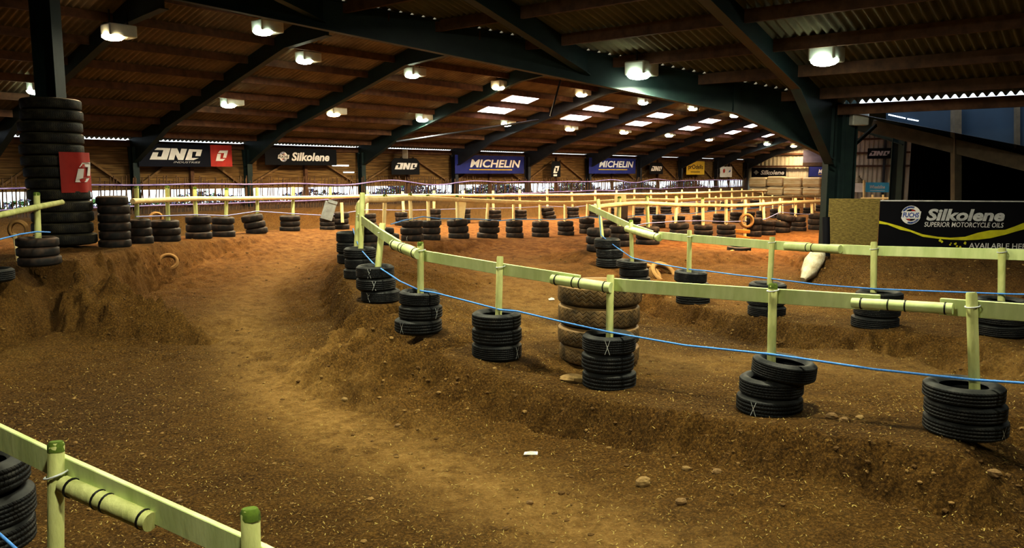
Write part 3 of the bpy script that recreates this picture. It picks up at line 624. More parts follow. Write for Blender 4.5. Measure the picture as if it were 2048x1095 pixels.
FA.matrix_world
def rel(parent): return parent
# parents sit at the origin of their parts' coordinates: keep the Empty at the world origin for simple maths
for o_ in (FA,): o_.location = (0, 0, 0)
A_posts = [(718, 405, 714, 470), (725, 385, 721, 500), (765, 446, 757, 525), (841, 484, 841, 582), (1000, 512, 997, 622), (1221, 549, 1219, 675), (1546, 567, 1543, 716), (1943, 584, 1949, 762)]
for k, (x0, y0, x1, y1) in enumerate(A_posts):
    Z = interp(ZA, x0) + (.35 if k == 0 else .12 if k < 3 else 0); round_post(FA, x0, y0, x1, y1, Z, .043 if k > 2 else .048, 'post', k in (3, 6))
round_post(FA, 2245, 604, 2252, 800, interp(ZA, 2245), .043, sink=.9)
def pa(px, py, dz=-.06): return P(px, py, interp(ZA, px) + dz)
board(FA, [pa(717, 434), pa(760, 466)]); board(FA, [pa(760, 466), pa(800, 491)]); board(FA, [pa(836, 509, .07), pa(1000, 537, .07)]); board(FA, [pa(1000, 537, .07), pa(1160, 562, .07)])
board(FA, [pa(1215, 568, .07), pa(1545, 591, .07)]); board(FA, [pa(1545, 591, .07), pa(1760, 605, .07)]); board(FA, [pa(1880, 612, .07), pa(2260, 640, .07)])
splint(FA, pa(787, 488), pa(838, 508), .075); splint(FA, pa(1104, 558, -.03), pa(1222, 575, -.06)); splint(FA, pa(1704, 605), pa(1906, 617), .05, bands=(.1, .38, .55, .93))
for x, y in [(718, 432), (763, 464), (843, 500), (1001, 533), (1546, 580), (1945, 612)]: tie(FA, x, y, interp(ZA, x), .048)
FB = thing('post_and_rail_fence', 'cream peeled pole fence on posts above the middle tyre row', 'fence')
B_posts = [(770, 389, 768, 447), (820, 387, 822, 437), (856, 389, 857, 434), (914, 391, 915, 436), (977, 394, 974, 437), (1027, 399, 1027, 439), (1080, 400, 1080, 440), (1130, 402, 1130, 441), (1175, 402, 1174, 436), (1220, 401, 1219, 436), (1268, 397, 1267, 431), (1316, 396, 1314, 430), (1357, 396, 1356, 430), (1394, 393, 1394, 427), (1432, 392, 1432, 424), (1464, 391, 1464, 424), (1493, 388, 1493, 422), (1521, 391, 1521, 420), (1545, 390, 1546, 417), (1566, 391, 1566, 416), (1586, 390, 1586, 416), (1609, 391, 1609, 414), (1631, 389, 1631, 410)]
for x0, y0, x1, y1 in B_posts: round_post(FB, x0, y0, x1, y1, interp(ZB, x0), .05 if x0 < 1200 else .055, 'rail_warm', x0 < 1000)
def pb(px, py): return P(px, py, interp(ZB, px) - .09)
Brail = [(733, 399), (770, 399), (815, 396), (856, 397), (914, 399), (977, 402), (1027, 404), (1080, 405), (1130, 405), (1175, 404), (1220, 402), (1268, 400), (1316, 399), (1357, 400), (1394, 398), (1432, 398), (1464, 397), (1493, 395.5), (1521, 395), (1545, 394.5), (1586, 393), (1609, 392.5), (1646, 391.5)]
for k in range(0, len(Brail) - 1, 2): pole(FB, [pb(*p) for p in Brail[k:k+3]], .068 if k < 10 else .075)
pole(FB, [P(716, 416, 15.9), P(722, 405, 16.4), P(735, 398, 17.3)], .065)
FC = thing('post_and_rail_fence', 'pale green board fence along the right-hand tyre row', 'fence')
C_posts = [(1196, 398, 1205, 478), (1262, 440, 1264, 522), (1379, 460, 1378, 545), (1545, 473, 1540, 564), (1748, 483, 1747, 579), (2004, 495, 2003, 586)]
for x0, y0, x1, y1 in C_posts: round_post(FC, x0, y0, x1, y1, interp(ZC, x0), .045, 'post', 1250 < x0 < 1300)
round_post(FC, 2250, 500, 2250, 600, interp(ZC, 2250), .045, sink=.9)
def pc_(px, py, dz=.07): return P(px, py, interp(ZC, px) + dz)
board(FC, [pc_(1178, 414), pc_(1262, 453)]); board(FC, [pc_(1262, 453), pc_(1305, 468)]); board(FC, [pc_(1318, 470), pc_(1379, 476)]); board(FC, [pc_(1379, 476), pc_(1545, 490)]); board(FC, [pc_(1545, 490), pc_(1620, 494)])
board(FC, [pc_(1660, 497), pc_(1748, 501)]); board(FC, [pc_(1748, 501), pc_(2004, 508)]); board(FC, [pc_(2004, 508), pc_(2260, 516)])
splint(FC, pc_(1254, 457, -.02), pc_(1319, 475, -.02), .078, bands=(.93,)); splint(FC, pc_(1571, 492, -.02), pc_(1681, 498, -.02), .066, bands=(.42, .52))
for x, y in [(1197, 428), (1380, 472), (1544, 484), (1748, 497), (2004, 503)]: tie(FC, x, y, interp(ZC, x), .048)
FD = thing('post_and_rail_fence', 'cream pole fence curving behind the hairpin to the pillar', 'fence')
D_posts = [(1239, 393, 1238, 452), (1294, 391, 1296, 448), (1353, 391, 1351, 445), (1405, 395, 1406, 444), (1452, 399, 1452, 444), (1490, 399, 1490, 452), (1526, 400, 1528, 438), (1560, 396, 1559, 425), (1591, 396, 1591, 428), (1624, 400, 1624, 428)]
for x0, y0, x1, y1 in D_posts: round_post(FD, x0, y0, x1, y1, interp(ZD, x0), .052, 'post' if x0 < 1300 else 'rail_warm', x0 < 1420)
def pd(px, py): return P(px, py, interp(ZD, px) - .09)
Dr = [(1185, 415), (1212, 411), (1240, 408), (1271, 406), (1294, 406), (1353, 409), (1405, 410), (1452, 411), (1490, 410), (1526, 408), (1560, 405), (1591, 404), (1645, 402)]
for k in range(0, len(Dr) - 1, 2): pole(FD, [pd(*p) for p in Dr[k:k+3]], .062)
FE = thing('post_and_rail_fence', 'cream pole fence along the far row in front of the paling', 'fence')
E_posts = [(-30, 405, -28, 480), (73, 385, 76, 466), (273, 372, 274, 436), (334, 372, 336, 432), (389, 374, 392, 431), (453, 376, 452, 431), (514, 375, 515, 424), (586, 374, 586, 427), (661, 374, 660, 400), (735, 379, 734, 420), (805, 383, 807, 421), (868, 381, 868, 419), (927, 381, 926, 418), (986, 381, 987, 417), (1039, 379, 1040, 416), (1094, 377, 1095, 414), (1143, 384, 1145, 415), (1191, 380, 1190, 413), (1233, 380, 1233, 413), (1269, 379, 1268, 413), (1302, 380, 1302, 413), (1333, 381, 1333, 412), (1364, 379, 1363, 411), (1394, 378, 1394, 410), (1419, 378, 1419, 409), (1442, 377, 1442, 408), (1464, 376, 1464, 407), (1484, 377, 1484, 404), (1506, 378, 1506, 402), (1526, 381, 1526, 400)]
for x0, y0, x1, y1 in E_posts: round_post(FE, x0, y0, x1, y1, interp(ZE, x0) + (.35 if x0 == 273 else 0), .05 if x0 < 800 else .055, 'post' if x0 < 700 else 'rail_warm', x0 < 500, .1 if x0 == 273 else .45)
def pe(px, py): return P(px, py, interp(ZE, px) - .09)
pole(FE, [pe(-90, 451), pe(0, 430), pe(73, 414), pe(124, 404)], .05, 'post')
Er = [(265, 402), (334, 399), (389, 397), (453, 397), (514, 396), (586, 395), (661, 394), (735, 391.5), (805, 391), (868, 390.5), (927, 390.5), (986, 390.5), (1039, 390), (1094, 389.5), (1143, 389.5), (1191, 388.5), (1233, 388), (1269, 387.5), (1302, 387.5), (1333, 387), (1364, 386), (1394, 385.5), (1419, 384.5), (1442, 383.8), (1464, 383), (1484, 382.5), (1534, 381.5)]
for k in range(0, len(Er) - 1, 2): pole(FE, [pe(*p) for p in Er[k:k+3]], (.062 if k < 8 else .07))
FF = thing('post_and_rail_fence', 'green board fence with two mossy posts across the bottom left corner', 'fence')
round_post(FF, 112, 884, 112, 1130, 4.35, .043); round_post(FF, 500, 1018, 503, 1150, 3.75, .045)
def pf(px, py):
    t = (px - 112) / 388; return P(px, py, 4.35 + (3.75 - 4.35) * t + .085)
board(FF, [pf(-160, 795), pf(112, 927)], .145); board(FF, [pf(112, 927), pf(500, 1104)], .145); board(FF, [pf(500, 1104), pf(760, 1230)], .145)
pq = pf(140, 962) - FW * .06; qq = pf(312, 1036) - FW * .06
splint(FF, pq, qq, .052, 'post', bands=(.10, .42, .52, .93)); tie(FF, 112, 948, 4.35, .05, .35)

# ropes
def rope(label, pts, Zt, r, m, off=-.1, sag=0, name='rope', sub=4):
    w = [P(x, y, interp(Zt, x) + off) for x, y in pts]; out = []
    for a, b in zip(w, w[1:]):
        for k in range(sub): 
            t = k / sub; q = a.lerp(b, t); q.z -= sag * 4 * t * (1 - t) * (b - a).length; out.append(q)
    out.append(w[-1]); b = MB(); b.tube(out, r, 8); return tag(b.build(name, M[m]), label, 'rope')
rope('bright blue rope tied along the posts of the near tyre row', [(706, 457), (712, 478), (720, 497), (745, 525), (762, 537), (800, 562), (842, 581), (870, 585), (940, 603), (1001, 619), (1035, 622), (1120, 642), (1220, 664), (1370, 690), (1544, 708), (1600, 716), (1750, 738), (1948, 759), (2120, 770), (2250, 782)], ZA, .011, 'rope', -.055)
rope('blue rope strung along the right-hand tyre row', [(1198, 415), (1202, 470), (1230, 492), (1264, 515), (1320, 528), (1378, 538), (1410, 541), (1470, 549), (1542, 557), (1640, 569), (1748, 577), (1870, 582), (2003, 587), (2120, 590), (2250, 594)], ZC, .011, 'rope', -.055)
rope('pale blue rope sagging along the middle tyre row', [(782, 448), (808, 440), (830, 436), (846, 433), (880, 437), (915, 437), (960, 438), (1000, 441), (1027, 438), (1080, 439), (1130, 438), (1174, 433), (1220, 437), (1268, 431), (1315, 429), (1380, 427), (1432, 421), (1494, 417), (1546, 413), (1586, 408), (1634, 402)], ZB, .014, 'rope', -.12)
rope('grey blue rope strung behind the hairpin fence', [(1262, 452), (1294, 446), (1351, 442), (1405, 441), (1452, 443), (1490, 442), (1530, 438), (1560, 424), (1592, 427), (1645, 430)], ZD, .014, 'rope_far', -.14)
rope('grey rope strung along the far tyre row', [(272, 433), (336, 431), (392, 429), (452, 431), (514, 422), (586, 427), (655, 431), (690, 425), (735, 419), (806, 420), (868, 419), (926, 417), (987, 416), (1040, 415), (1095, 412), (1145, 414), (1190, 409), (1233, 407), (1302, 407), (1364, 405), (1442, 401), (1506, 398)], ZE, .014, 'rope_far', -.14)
rope('blue rope on the tyre stack at the left edge', [(-60, 486), (0, 478), (40, 468), (73, 463), (100, 464)], ZE, .012, 'rope', -.34)
b = MB(); b.tube([P(-40, 1040, 4.4), P(0, 1068, 4.4), (P(30, 1095, 4.4)), P(70, 1130, 4.4)], .009, 8); tag(b.build('rope', M['rope']), 'short blue rope end in the bottom left corner', 'rope')

# boards and props among the stacks
b = MB(); b.box((0, 0, .3), (.38, .03, .6)); o = b.build('leaning_board', M['sign_grey'], loc=P(652, 439, 26.2), rot=(-.15, .30, .15)); bevel(o, .01); tag(o, 'grey painted board leaning on a far row tyre stack', 'board')
b = MB(); b.box((0, 0, 0), (.30, .05, .1)); k = b.build('frame_bar', M['sign_grey'], o, loc=(.05, -.02, .62)); 
b = MB(); b.tube([P(683, 405, 26.9), P(685, 445, 26.9)], .055, 8); tag(b.build('wooden_stake', M['rail_warm']), 'short bare stake standing in a far row tyre stack', 'stake')
b = MB(); b.box((0, 0, .28), (.24, .03, .62)); o = b.build('leaning_board', M['rail_warm'], loc=P(921, 434, 24.2), rot=(-.1, .12, 0)); tag(o, 'pale plank leaning on a middle row tyre stack', 'board')
b = MB(); b.box((0, 0, .32), (.33, .03, .62)); o = b.build('leaning_board', M['board_dark'], loc=P(1244, 446, 22.8), rot=(-.2, .10, .25)); bevel(o, .01); tag(o, 'dark brown board propped behind the right hairpin rail', 'board')
b = MB(); b.box((0, 0, .3), (.34, .03, .7)); o = b.build('leaning_board', M['rail_warm'], loc=P(1240, 434, 23.4), rot=(-.1, 0, -.15)); bevel(o, .01); tag(o, 'pale board standing behind the dark brown board', 'board')

# ------------------------------------------------------------------ the hall shell
def roof_l(r): return 1.2 + (r + 28) * .2909
def roof_r(r): return 4.4 - (r + 17) * .2545
def roof_n(s): return 1.55 + (18 - s) * .2545
def hm(b, name, m, struct_=True):
    o = b.build(name, m); o.matrix_world = HALL
    if struct_: struct(o)
    return o
AMP = .042; WL = .16
def corr(name, fn, a0, a1, b0, b1, along_s, m, clip=None, lift=.0):
    # corrugations run along the slope (b), wave across a
    n = int((a1 - a0) / WL * 8); nb = 9
    a = np.linspace(a0, a1, n); wv = AMP * np.sin(a / WL * 2 * PI)
    V = []; 
    for k in range(n):
        lo = b0; hi = b1
        if clip: lo, hi = clip(a[k])
        for j in range(nb):
            t = lo + (hi - lo) * j / (nb - 1)
            s_, r_ = (a[k], t) if along_s else (t, a[k])
            V.append((s_, r_, fn(t) + lift + wv[k]))
    mb = MB(); mb.v = V
    for k in range(n - 1):
        for j in range(nb - 1):
            mb.f.append((k*nb+j, (k+1)*nb+j, (k+1)*nb+j+1, k*nb+j+1))
    mb.mi = [0] * len(mb.f); mb.sm = [True] * len(mb.f); mb.uv = [None] * len(mb.f)
    return hm(mb, name, m)
corr('ceiling', roof_l, -6, 66, -28.17, -17, True, M['sheet'], lift=.03)
corr('ceiling', roof_r, 6.8, 66, -17, -5.6, True, M['sheet'], clip=lambda s: (-17, min(-5.6, s - 23.8)), lift=.03)
corr('ceiling', roof_n, -17, 13, 6.8, 18.3, False, M['sheet_grey'], clip=lambda r: (6.8, min(18.22, 18.22 if r > -5.8 else r + 23.8)), lift=.03)
def roof_b(s): return 4.4 - (6.8 - s) * .2545
corr('ceiling', roof_b, -17, 13, -6.2, 6.8, False, M['sheet_grey'], lift=.03)
# purlins, each a beam
def purlin(p, q, m='timber', w=.075, h=.2):
    b = MB(); b.bar(p, q, w, h); o = hm(b, 'roof_purlin', M[m]); return o
r = -27.2
while r < -17: purlin((-6, r, roof_l(r) - .12), (66, r, roof_l(r) - .12)); r += 1.3
r = -16.4
while r < -6: purlin((r + 23.8, r, roof_r(r) - .12), (66, r, roof_r(r) - .12)); r += 1.3
s = 17.2
while s > 6.8: purlin((s, max(-17, s - 23.8), roof_n(s) - .12), (s, 13, roof_n(s) - .12), 'timber', .08, .22); s -= 1.3
s = 5.5
while s > -6: purlin((s, -17, roof_b(s) - .12), (s, 13, roof_b(s) - .12)); s -= 1.8
purlin((-6, -28.1, roof_l(-28.1) - .155), (66, -28.1, roof_l(-28.1) - .155), 'timber', .1, .22)
purlin((18.12, -5.7, roof_n(18.12) - .16), (18.12, 13, roof_n(18.12) - .16), 'timber', .1, .22)
# steel frames
FR = [-2.5, 2.6, 9.0, 13.36, 17.8, 23.5, 29.5, 35.4, 41.5, 47.6, 53.5, 59.5, 65.3]
def frame_poly(b, s, poly, web=.02, flange=.2, fl_idx=()):
    n = len(poly); vs = [(s + e, r_, h_) for e in (-web/2, web/2) for r_, h_ in poly]
    b.add(vs, [tuple(range(n)), tuple(range(n, 2*n))[::-1]] + [(i, (i+1) % n, (i+1) % n+n, i+n) for i in range(n)])
    for i in fl_idx:
        (r0, h0), (r1, h1) = poly[i], poly[(i+1) % n]
        b.bar((s, r0, h0), (s, r1, h1), flange, .02, up=Vector((0, 0, 1)) if abs(r1 - r0) > .1 else Vector((0, 1, 0)))
for k, s in enumerate(FR):
    b = MB(); full = s > 18
    left = [(-28.1, roof_l(-28.1) - .03), (-17, roof_l(-17) - .03)]
    if full:
        poly = left + [(-5.65, roof_r(-5.65) - .03), (-5.65, .75), (-7.6, roof_r(-7.6) - .55), (-15.2, roof_r(-15.2) - .55), (-17, 3.55), (-18.8, roof_l(-18.8) - .52), (-25.4, roof_l(-25.4) - .5), (-28.0, .22)]
        frame_poly(b, s, poly, fl_idx=(3, 4, 5, 6, 7, 8, 9))
    else:
        poly = left + [(-17, 3.5), (-18.8, roof_l(-18.8) - .52), (-25.4, roof_l(-25.4) - .5), (-28.0, .22)]
        frame_poly(b, s, poly, fl_idx=(2, 3, 4, 5))
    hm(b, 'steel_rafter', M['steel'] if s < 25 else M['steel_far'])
    b = MB()
    for e in (-.13, .13): b.box((s, -27.85 + e, (-1.9 + .9) / 2 - .2), (.22, .02, 3.2))
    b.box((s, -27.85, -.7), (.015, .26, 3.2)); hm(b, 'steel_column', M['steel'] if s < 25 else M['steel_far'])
    if s > 19:
        b = MB()
        for e in (-.15, .15): b.box((s, -5.75 + e, -.6), (.24, .02, 3.6))
        b.box((s, -5.75, -.6), (.015, .3, 3.6)); hm(b, 'steel_column', M['steel'])
# valley beam from the left pillar to the right pillar
b = MB(); J = Vector((6.8, -17)); Q = Vector((18.05, -5.75)); dl = (Q - J).length
def vpt(t, h, e=0): p = J.lerp(Q, t); n = Vector((1, -1)).normalized() * e; return (p.x + n.x, p.y + n.y, h)
def hv(t): return 4.4 - (4.4 - 1.55) * t
bot = [(0, 3.42), (.13, 3.42), (.86, 1.27), (1.0, .30)]
top = [(1.0, hv(1) - .02), (0, hv(0) - .02)]
pl = bot + top; n = len(pl)
vsx = [vpt(t, h, e) for e in (-.012, .012) for t, h in pl]
b.add(vsx, [tuple(range(n)), tuple(range(n, 2*n))[::-1]])
for (t0, h0), (t1, h1) in zip(bot, bot[1:]): b.bar(vpt(t0, h0), vpt(t1, h1), .24, .025)
b.bar(vpt(0, hv(0) - .03), vpt(1, hv(1) - .03), .24, .02)
b.bar(vpt(.86, 1.27, -.06), vpt(.86, hv(.86), -.06), .012, .12, up=Vector((1, 1, 0)))
hm(b, 'valley_beam', M['steel'])
b = MB(); b.bar((6.8, -17.3, 3.75), (6.8, -24, 3.75), .02, .6); 
# near rafters onto the valley beam and the right pillar
def near_rafter(r_, s1, haunch):
    b = MB(); poly = [(6.8, roof_n(6.8) - .03), (s1, roof_n(s1) - .03), (s1, roof_n(s1) - (1.35 if haunch else .5)), (s1 - (2.2 if haunch else .2), roof_n(s1 - (2.2 if haunch else .2)) - .48), (6.8, roof_n(6.8) - .48)]
    n = len(poly); b.add([(s_, r_ + e, h_) for e in (-.01, .01) for s_, h_ in poly], [tuple(range(n)), tuple(range(n, 2*n))[::-1]])
    for i in (2, 3): b.bar((poly[i][0], r_, poly[i][1]), (poly[i+1][0], r_, poly[i+1][1]), .2, .02)
    hm(b, 'steel_rafter', M['steel'])
near_rafter(-9.6, 14.2, False); near_rafter(-5.8, 18, True); near_rafter(-13.4, 10.4, False); near_rafter(0.2, 18, True); near_rafter(6.2, 18, True)
# pillars
b = MB(); pl_ = pc
for e in (-.19, .19): b.box((pl_.x + e, pl_.y, E + 1.2), (.025, .36, 5.9))
b.box((pl_.x, pl_.y, E + 1.2), (.36, .02, 5.9)); struct(b.build('steel_column', M['steel']))
b = MB(); q_ = H(18.05, -5.75, 0); qx = P(1675, 400, 17.75)
rm = Matrix.Rotation(.12, 3, 'Z')
for e, w_ in ((-.30, .26), (.02, .30), (.30, .22)): b.box((qx.x + e, qx.y, E - .4), (.025 if e != .02 else .16, w_, 4.0), rm)
b.box((qx.x, qx.y + .05, E - .4), (.6, .02, 4.0), rm); b.box((qx.x + .14, qx.y - .12, E - .3), (.2, .06, 3.8), rm)
struct(b.build('steel_column', M['steel']))
# left wall: planks, centre posts, diagonal braces
b = MB(); b.box((30, -28.18, .27), (74, .05, 1.72)); hm(b, 'wall_left', M['planks'])
b = MB(); b.box((30, -28.2, -1.75), (74, .12, 1.25)); hm(b, 'wall_left_plinth', M['timber'])
for s0, s1 in zip(FR[2:], FR[3:]):
    sm = (s0 + s1) / 2
    b = MB(); b.bar((sm, -28.08, -2.0), (sm, -28.08, .95), .14, .14, up=Vector((0, 1, 0))); hm(b, 'wall_post', M['timber'])
    for sg, se in ((-1, s0 + .25), (1, s1 - .25)):
        b = MB(); b.bar((se, -28.08, -.42), (sm + sg * .35, -28.08, .72), .07, .12, up=Vector((0, 1, 0))); hm(b, 'wall_brace', M['timber_pale'])
b = MB(); b.box((22.55, -28.14, .33), (.9, .02, .05)); hm(b, 'window_1', M['slit']); b = MB(); b.box((23.0, -28.14, .04), (.6, .02, .04)); hm(b, 'window_2', M['slit'])
# end gable, profiled cladding
def cladding(name, p0, p1, ztop, zbot, m, wl=.33, depth=.04):
    # p0,p1 in (s,r); ztop(t) height function
    n = int((Vector(p1) - Vector(p0)).length / wl) ; b = MB(); V = []; d = (Vector(p1) - Vector(p0)).normalized(); nn = Vector((d.y, -d.x))
    ts = []
    for k in range(n):
        for f, e in ((0, 0), (.35, 0), (.5, 1), (.85, 1)): ts.append(((k + f) / n, e))
    for t, e in ts:
        p = Vector(p0).lerp(Vector(p1), t) + nn * depth * e; V += [(p.x, p.y, zbot), (p.x, p.y, ztop(t))]
    b.add(V, [(2*k, 2*k+2, 2*k+3, 2*k+1) for k in range(len(ts)-1)]); return hm(b, name, m)
cladding('wall_end', (65.7, -28.4), (65.7, -5.3), lambda t: min(roof_l(-28.4 + 23.1 * t), roof_r(-28.4 + 23.1 * t)) + .05, -3, M['cladding'])
for h in (.55, 1.55, 2.6):
    w_ = 11 if h < 1.3 else (9 if h < 2 else 5.5); b = MB(); b.bar((65.5, -17 - w_, h), (65.5, -17 + w_, h), .1, .14); hm(b, 'wall_rail', M['timber'])
for r_ in (-22.6, -17, -11.5):
    b = MB(); b.bar((65.5, r_, -2.2), (65.5, r_, min(roof_l(r_), roof_r(r_)) - .2), .16, .16, up=Vector((0, 1, 0))); hm(b, 'wall_post', M['steel_far'])
# right side: dark wall of the main hall, lean-to
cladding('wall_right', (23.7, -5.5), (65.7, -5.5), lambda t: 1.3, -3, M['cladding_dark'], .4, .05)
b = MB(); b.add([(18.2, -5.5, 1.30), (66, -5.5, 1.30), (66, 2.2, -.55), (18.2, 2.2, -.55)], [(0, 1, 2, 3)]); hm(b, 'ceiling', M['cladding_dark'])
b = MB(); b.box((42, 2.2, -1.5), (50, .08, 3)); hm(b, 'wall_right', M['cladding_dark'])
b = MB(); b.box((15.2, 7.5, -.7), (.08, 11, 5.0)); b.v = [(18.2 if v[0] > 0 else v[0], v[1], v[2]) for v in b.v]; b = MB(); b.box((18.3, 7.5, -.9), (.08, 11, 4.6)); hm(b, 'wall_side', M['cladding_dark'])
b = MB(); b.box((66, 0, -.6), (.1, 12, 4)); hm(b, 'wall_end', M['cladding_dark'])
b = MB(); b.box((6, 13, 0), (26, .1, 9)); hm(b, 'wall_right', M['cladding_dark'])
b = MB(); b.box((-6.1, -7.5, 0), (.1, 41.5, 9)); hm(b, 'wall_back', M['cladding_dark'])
# lean-to timber rafter, posts, blue infill and slits of daylight
b = MB(); b.bar(P(1745, 252, 19.0), P(2520, 440, 13.2), .08, .30); struct(b.build('lean_to_rafter', M['timber_dark']))
b = MB(); b.bar(P(1912, 214, 17.4), P(1912, 420, 17.4), .15, .17, up=Vector((0, 1, 0))); struct(b.build('wall_post', M['timber_dark']))
b = MB(); b.bar(P(2034, 200, 16.5), P(2034, 296, 16.5), .08, .08, up=Vector((0, 1, 0))); struct(b.build('wall_post', M['timber_dark']))
b = MB(); b.add([P(1772, 218, 18.9), P(2520, 190, 13.5), P(2520, 400, 13.5), P(1772, 247, 18.9)], [(0, 1, 2, 3)]); struct(b.build('trim_1', M['bluepanel']))
b = MB(); b.bar(P(1704, 294, 18.2), P(1752, 250, 18.6), .05, .07); struct(b.build('wall_brace', M['steel']))
for k, (a, c_) in enumerate([((1777, 229), (1811, 236.5)), ((1815, 237.5), (1858, 245.5)), ((2026, 278.5), (2070, 288))]):
    Z0 = 18.75 - (a[0] - 1772) * .0073; Z1 = 18.75 - (c_[0] - 1772) * .0073
    b = MB(); b.bar(P(*a, Z0), P(*c_, Z1), .02, .025); o = struct(b.build(f'window_{k+3}', M['slit']))
# wind brace rods in the roof
def rod(a, c_, r=.035):
    b = MB(); b.tube([a, c_], r, 8); struct(b.build('roof_brace', M['steel_far']))
rod(P(793, 283, 33), P(1078, 240, 33), .04); rod(P(1121, 160, 29), P(1101, 232, 29), .035); rod(P(1400, 186, 26), P(1396, 224, 26), .02)
# skylights
sk = [(1010, 222), (1060, 203), (1165, 237), (1215, 220), (1287, 248), (1330, 234), (1385, 258), (1425, 245), (1467, 267), (1503, 255)]
rows = [-23.1, -21.8]
for i, sx in enumerate([26.8, 32.8, 38.8, 44.8, 50.8, 56.6, 62.4]):
    for j, r0 in enumerate(rows):
        b = MB(); r1 = r0 + .62; b.add([(sx - .9, r0, roof_l(r0) - .03), (sx + .9, r0, roof_l(r0) - .03), (sx + .9, r1, roof_l(r1) - .03), (sx - .9, r1, roof_l(r1) - .03)], [(3, 2, 1, 0)])
        hm(b, f'window_{10 + i * 2 + j}', M['daylight'])

# ------------------------------------------------------------------ lamps
BOX = MB(); BOX.box((0, 0, .0), (.62, .46, .27)); BOXM = BOX.mesh('housing', M['lampbox'])
LN = MB(); LN.lathe([(0, -.075), (.10, -.07), (.18, -.05), (.23, -.01), (.235, .03), (0, .03)], 20, sm=True)
LENS = {k: LN.mesh('lens', M['lens_' + k]) for k in ('green', 'warm')}
YK = MB(); YK.bar((-.2, 0, .13), (-.2, 0, .45), .03, .03, up=Vector((0, 1, 0))); YK.bar((.2, 0, .13), (.2, 0, .45), .03, .03, up=Vector((0, 1, 0))); YKM = YK.mesh('bracket', M['band'])
def lamp(pos, kind, power, label, grp, vis=True):
    t = thing('ceiling_light', label, 'ceiling light', pos, (0, 0, PI/2 - THU), grp)
    o = link('housing', BOXM, t, (.12, 0, .16)); bevel(o, .03)
    l = link('lens', LENS[kind], t, (-.03, -.02, .01)); link('bracket', YKM, t, (.12, 0, .16))
    L = bpy.data.lights.new('lamp_light', 'AREA'); L.shape = 'DISK'; L.size = .4; L.energy = power
    L.color = (1.0, .96, .70) if kind == 'green' else (1.0, .74, .42); L.spread = math.radians(170)
    lo = link('lamp_light', L, t, (0, 0, -.11)); return t
def oord(i): return ORD[i]
low = [(75, 185, 'green'), (458, 212, 'green'), (668, 230, 'warm'), (845, 241, 'green'), (1013, 250, 'green'), (1140, 260, 'green'), (1248, 266, 'green'), (1338, 272, 'green'), (1418, 280, 'green'), (1478, 285, 'green'), (1534, 289, 'green'), (1587, 293, 'green')]
upp = [(228, 76, 'warm'), (610, 124, 'green'), (825, 153, 'green'), (997, 177, 'warm'), (1163, 191, 'warm'), (1286, 207, 'green'), (1385, 219, 'green'), (1468, 233, 'green')]
PW = 230
def lamp_grade(i): return 1.0
for i, (x, y, k) in enumerate(low):
    lamp(on_r(x, y, -23.6), k if i < 4 else ('warm' if i % 3 != 1 else 'green'), PW * (.7 if i < 2 else 1.15 if i < 8 else .8 if i < 10 else .6), f'white box lamp, {ORD[i]} from left in the lower row under the roof', 'roof lamps')
    
for i, (x, y, k) in enumerate(upp):
    lamp(on_r(x, y, -19.7 if i else -18.5), k, PW * (.55 if i == 0 else 1.2), f'white box lamp, {ORD[i]} from left in the upper row near the ridge', 'roof lamps')
lamp(on_r(527, 66, -17.2), 'green', PW * .8, 'white box lamp close under the big dark beam at upper left', 'roof lamps')
lamp(P(1277, 153, 16.3), 'green', PW * .9, 'large white box lamp in front of the big dark beam', 'roof lamps')
lamp(P(1648, 125, 14.2), 'green', PW * .7, 'large white box lamp at upper right, the rightmost one', 'roof lamps')
for s, r_, pw in ((7.2, -8.6, 1.3), (7.6, -3.0, 1.05), (2.0, -9.5, .6), (1.5, -2.0, .65), (8.0, 3.5, .7)):
    lamp(H(s, r_, min(roof_n(s), roof_b(s)) - .75), 'green', PW * pw, 'white box lamp overhead in the near bay, outside the picture', 'near bay lamps')
for s, r_, pw in ((20.6, -9.0, 1.8), (26.5, -9.0, 1.6), (44, -9, .9), (52, -9, .7), (32, -13.0, .8), (40, -13.0, .8)):  # unseen lamps added behind the beam to brighten the middle rails
    lamp(H(s, r_, roof_r(r_) - .6), 'warm', PW * pw, 'white box lamp added unseen on the far roof slope to brighten the rails', 'added far slope lamps')

# ------------------------------------------------------------------ banners
def textmesh(name, txt, w, h, x, y, z, m, parent, shear=0, off=0, thick=.002, keep=False):
    cu = bpy.data.curves.new(name, 'FONT'); cu.body = txt; cu.shear = shear; cu.offset = off; cu.extrude = 0; cu.resolution_u = 3
    to = bpy.data.objects.new('tmp', cu); C.objects.link(to); dg = bpy.context.evaluated_depsgraph_get(); me = bpy.data.meshes.new_from_object(to.evaluated_get(dg))
    bpy.data.objects.remove(to); bpy.data.curves.remove(cu)
    co_ = np.zeros(len(me.vertices) * 3, dtype=np.float32); me.vertices.foreach_get('co', co_); co_ = co_.reshape(-1, 3)
    lo, hi = co_.min(0), co_.max(0); sc = np.array([w / (hi[0] - lo[0]), h / (hi[1] - lo[1])])
    out = np.zeros_like(co_); out[:, 0] = (co_[:, 0] - lo[0]) * sc[0] + x; out[:, 2] = (co_[:, 1] - lo[1]) * sc[1] + y; out[:, 1] = z
    me.vertices.foreach_set('co', out.ravel()); me.materials.clear(); me.materials.append(M[m]); me.update(); me.name = name
    return link(name, me, parent)
ONE = [[(430, 162), (685, 165), (605, 360), (275, 360), (345, 238), (450, 238), (420, 308), (497, 308), (545, 200), (375, 200)],
       [(700, 165), (815, 165), (860, 262), (895, 168), (1010, 170), (925, 360), (820, 360), (775, 265), (740, 360), (630, 360)],
       [(1050, 172), (1320, 175), (1275, 290), (1170, 290), (1200, 215), (1120, 215), (1095, 322), (1240, 322), (1130, 360), (960, 360)]]
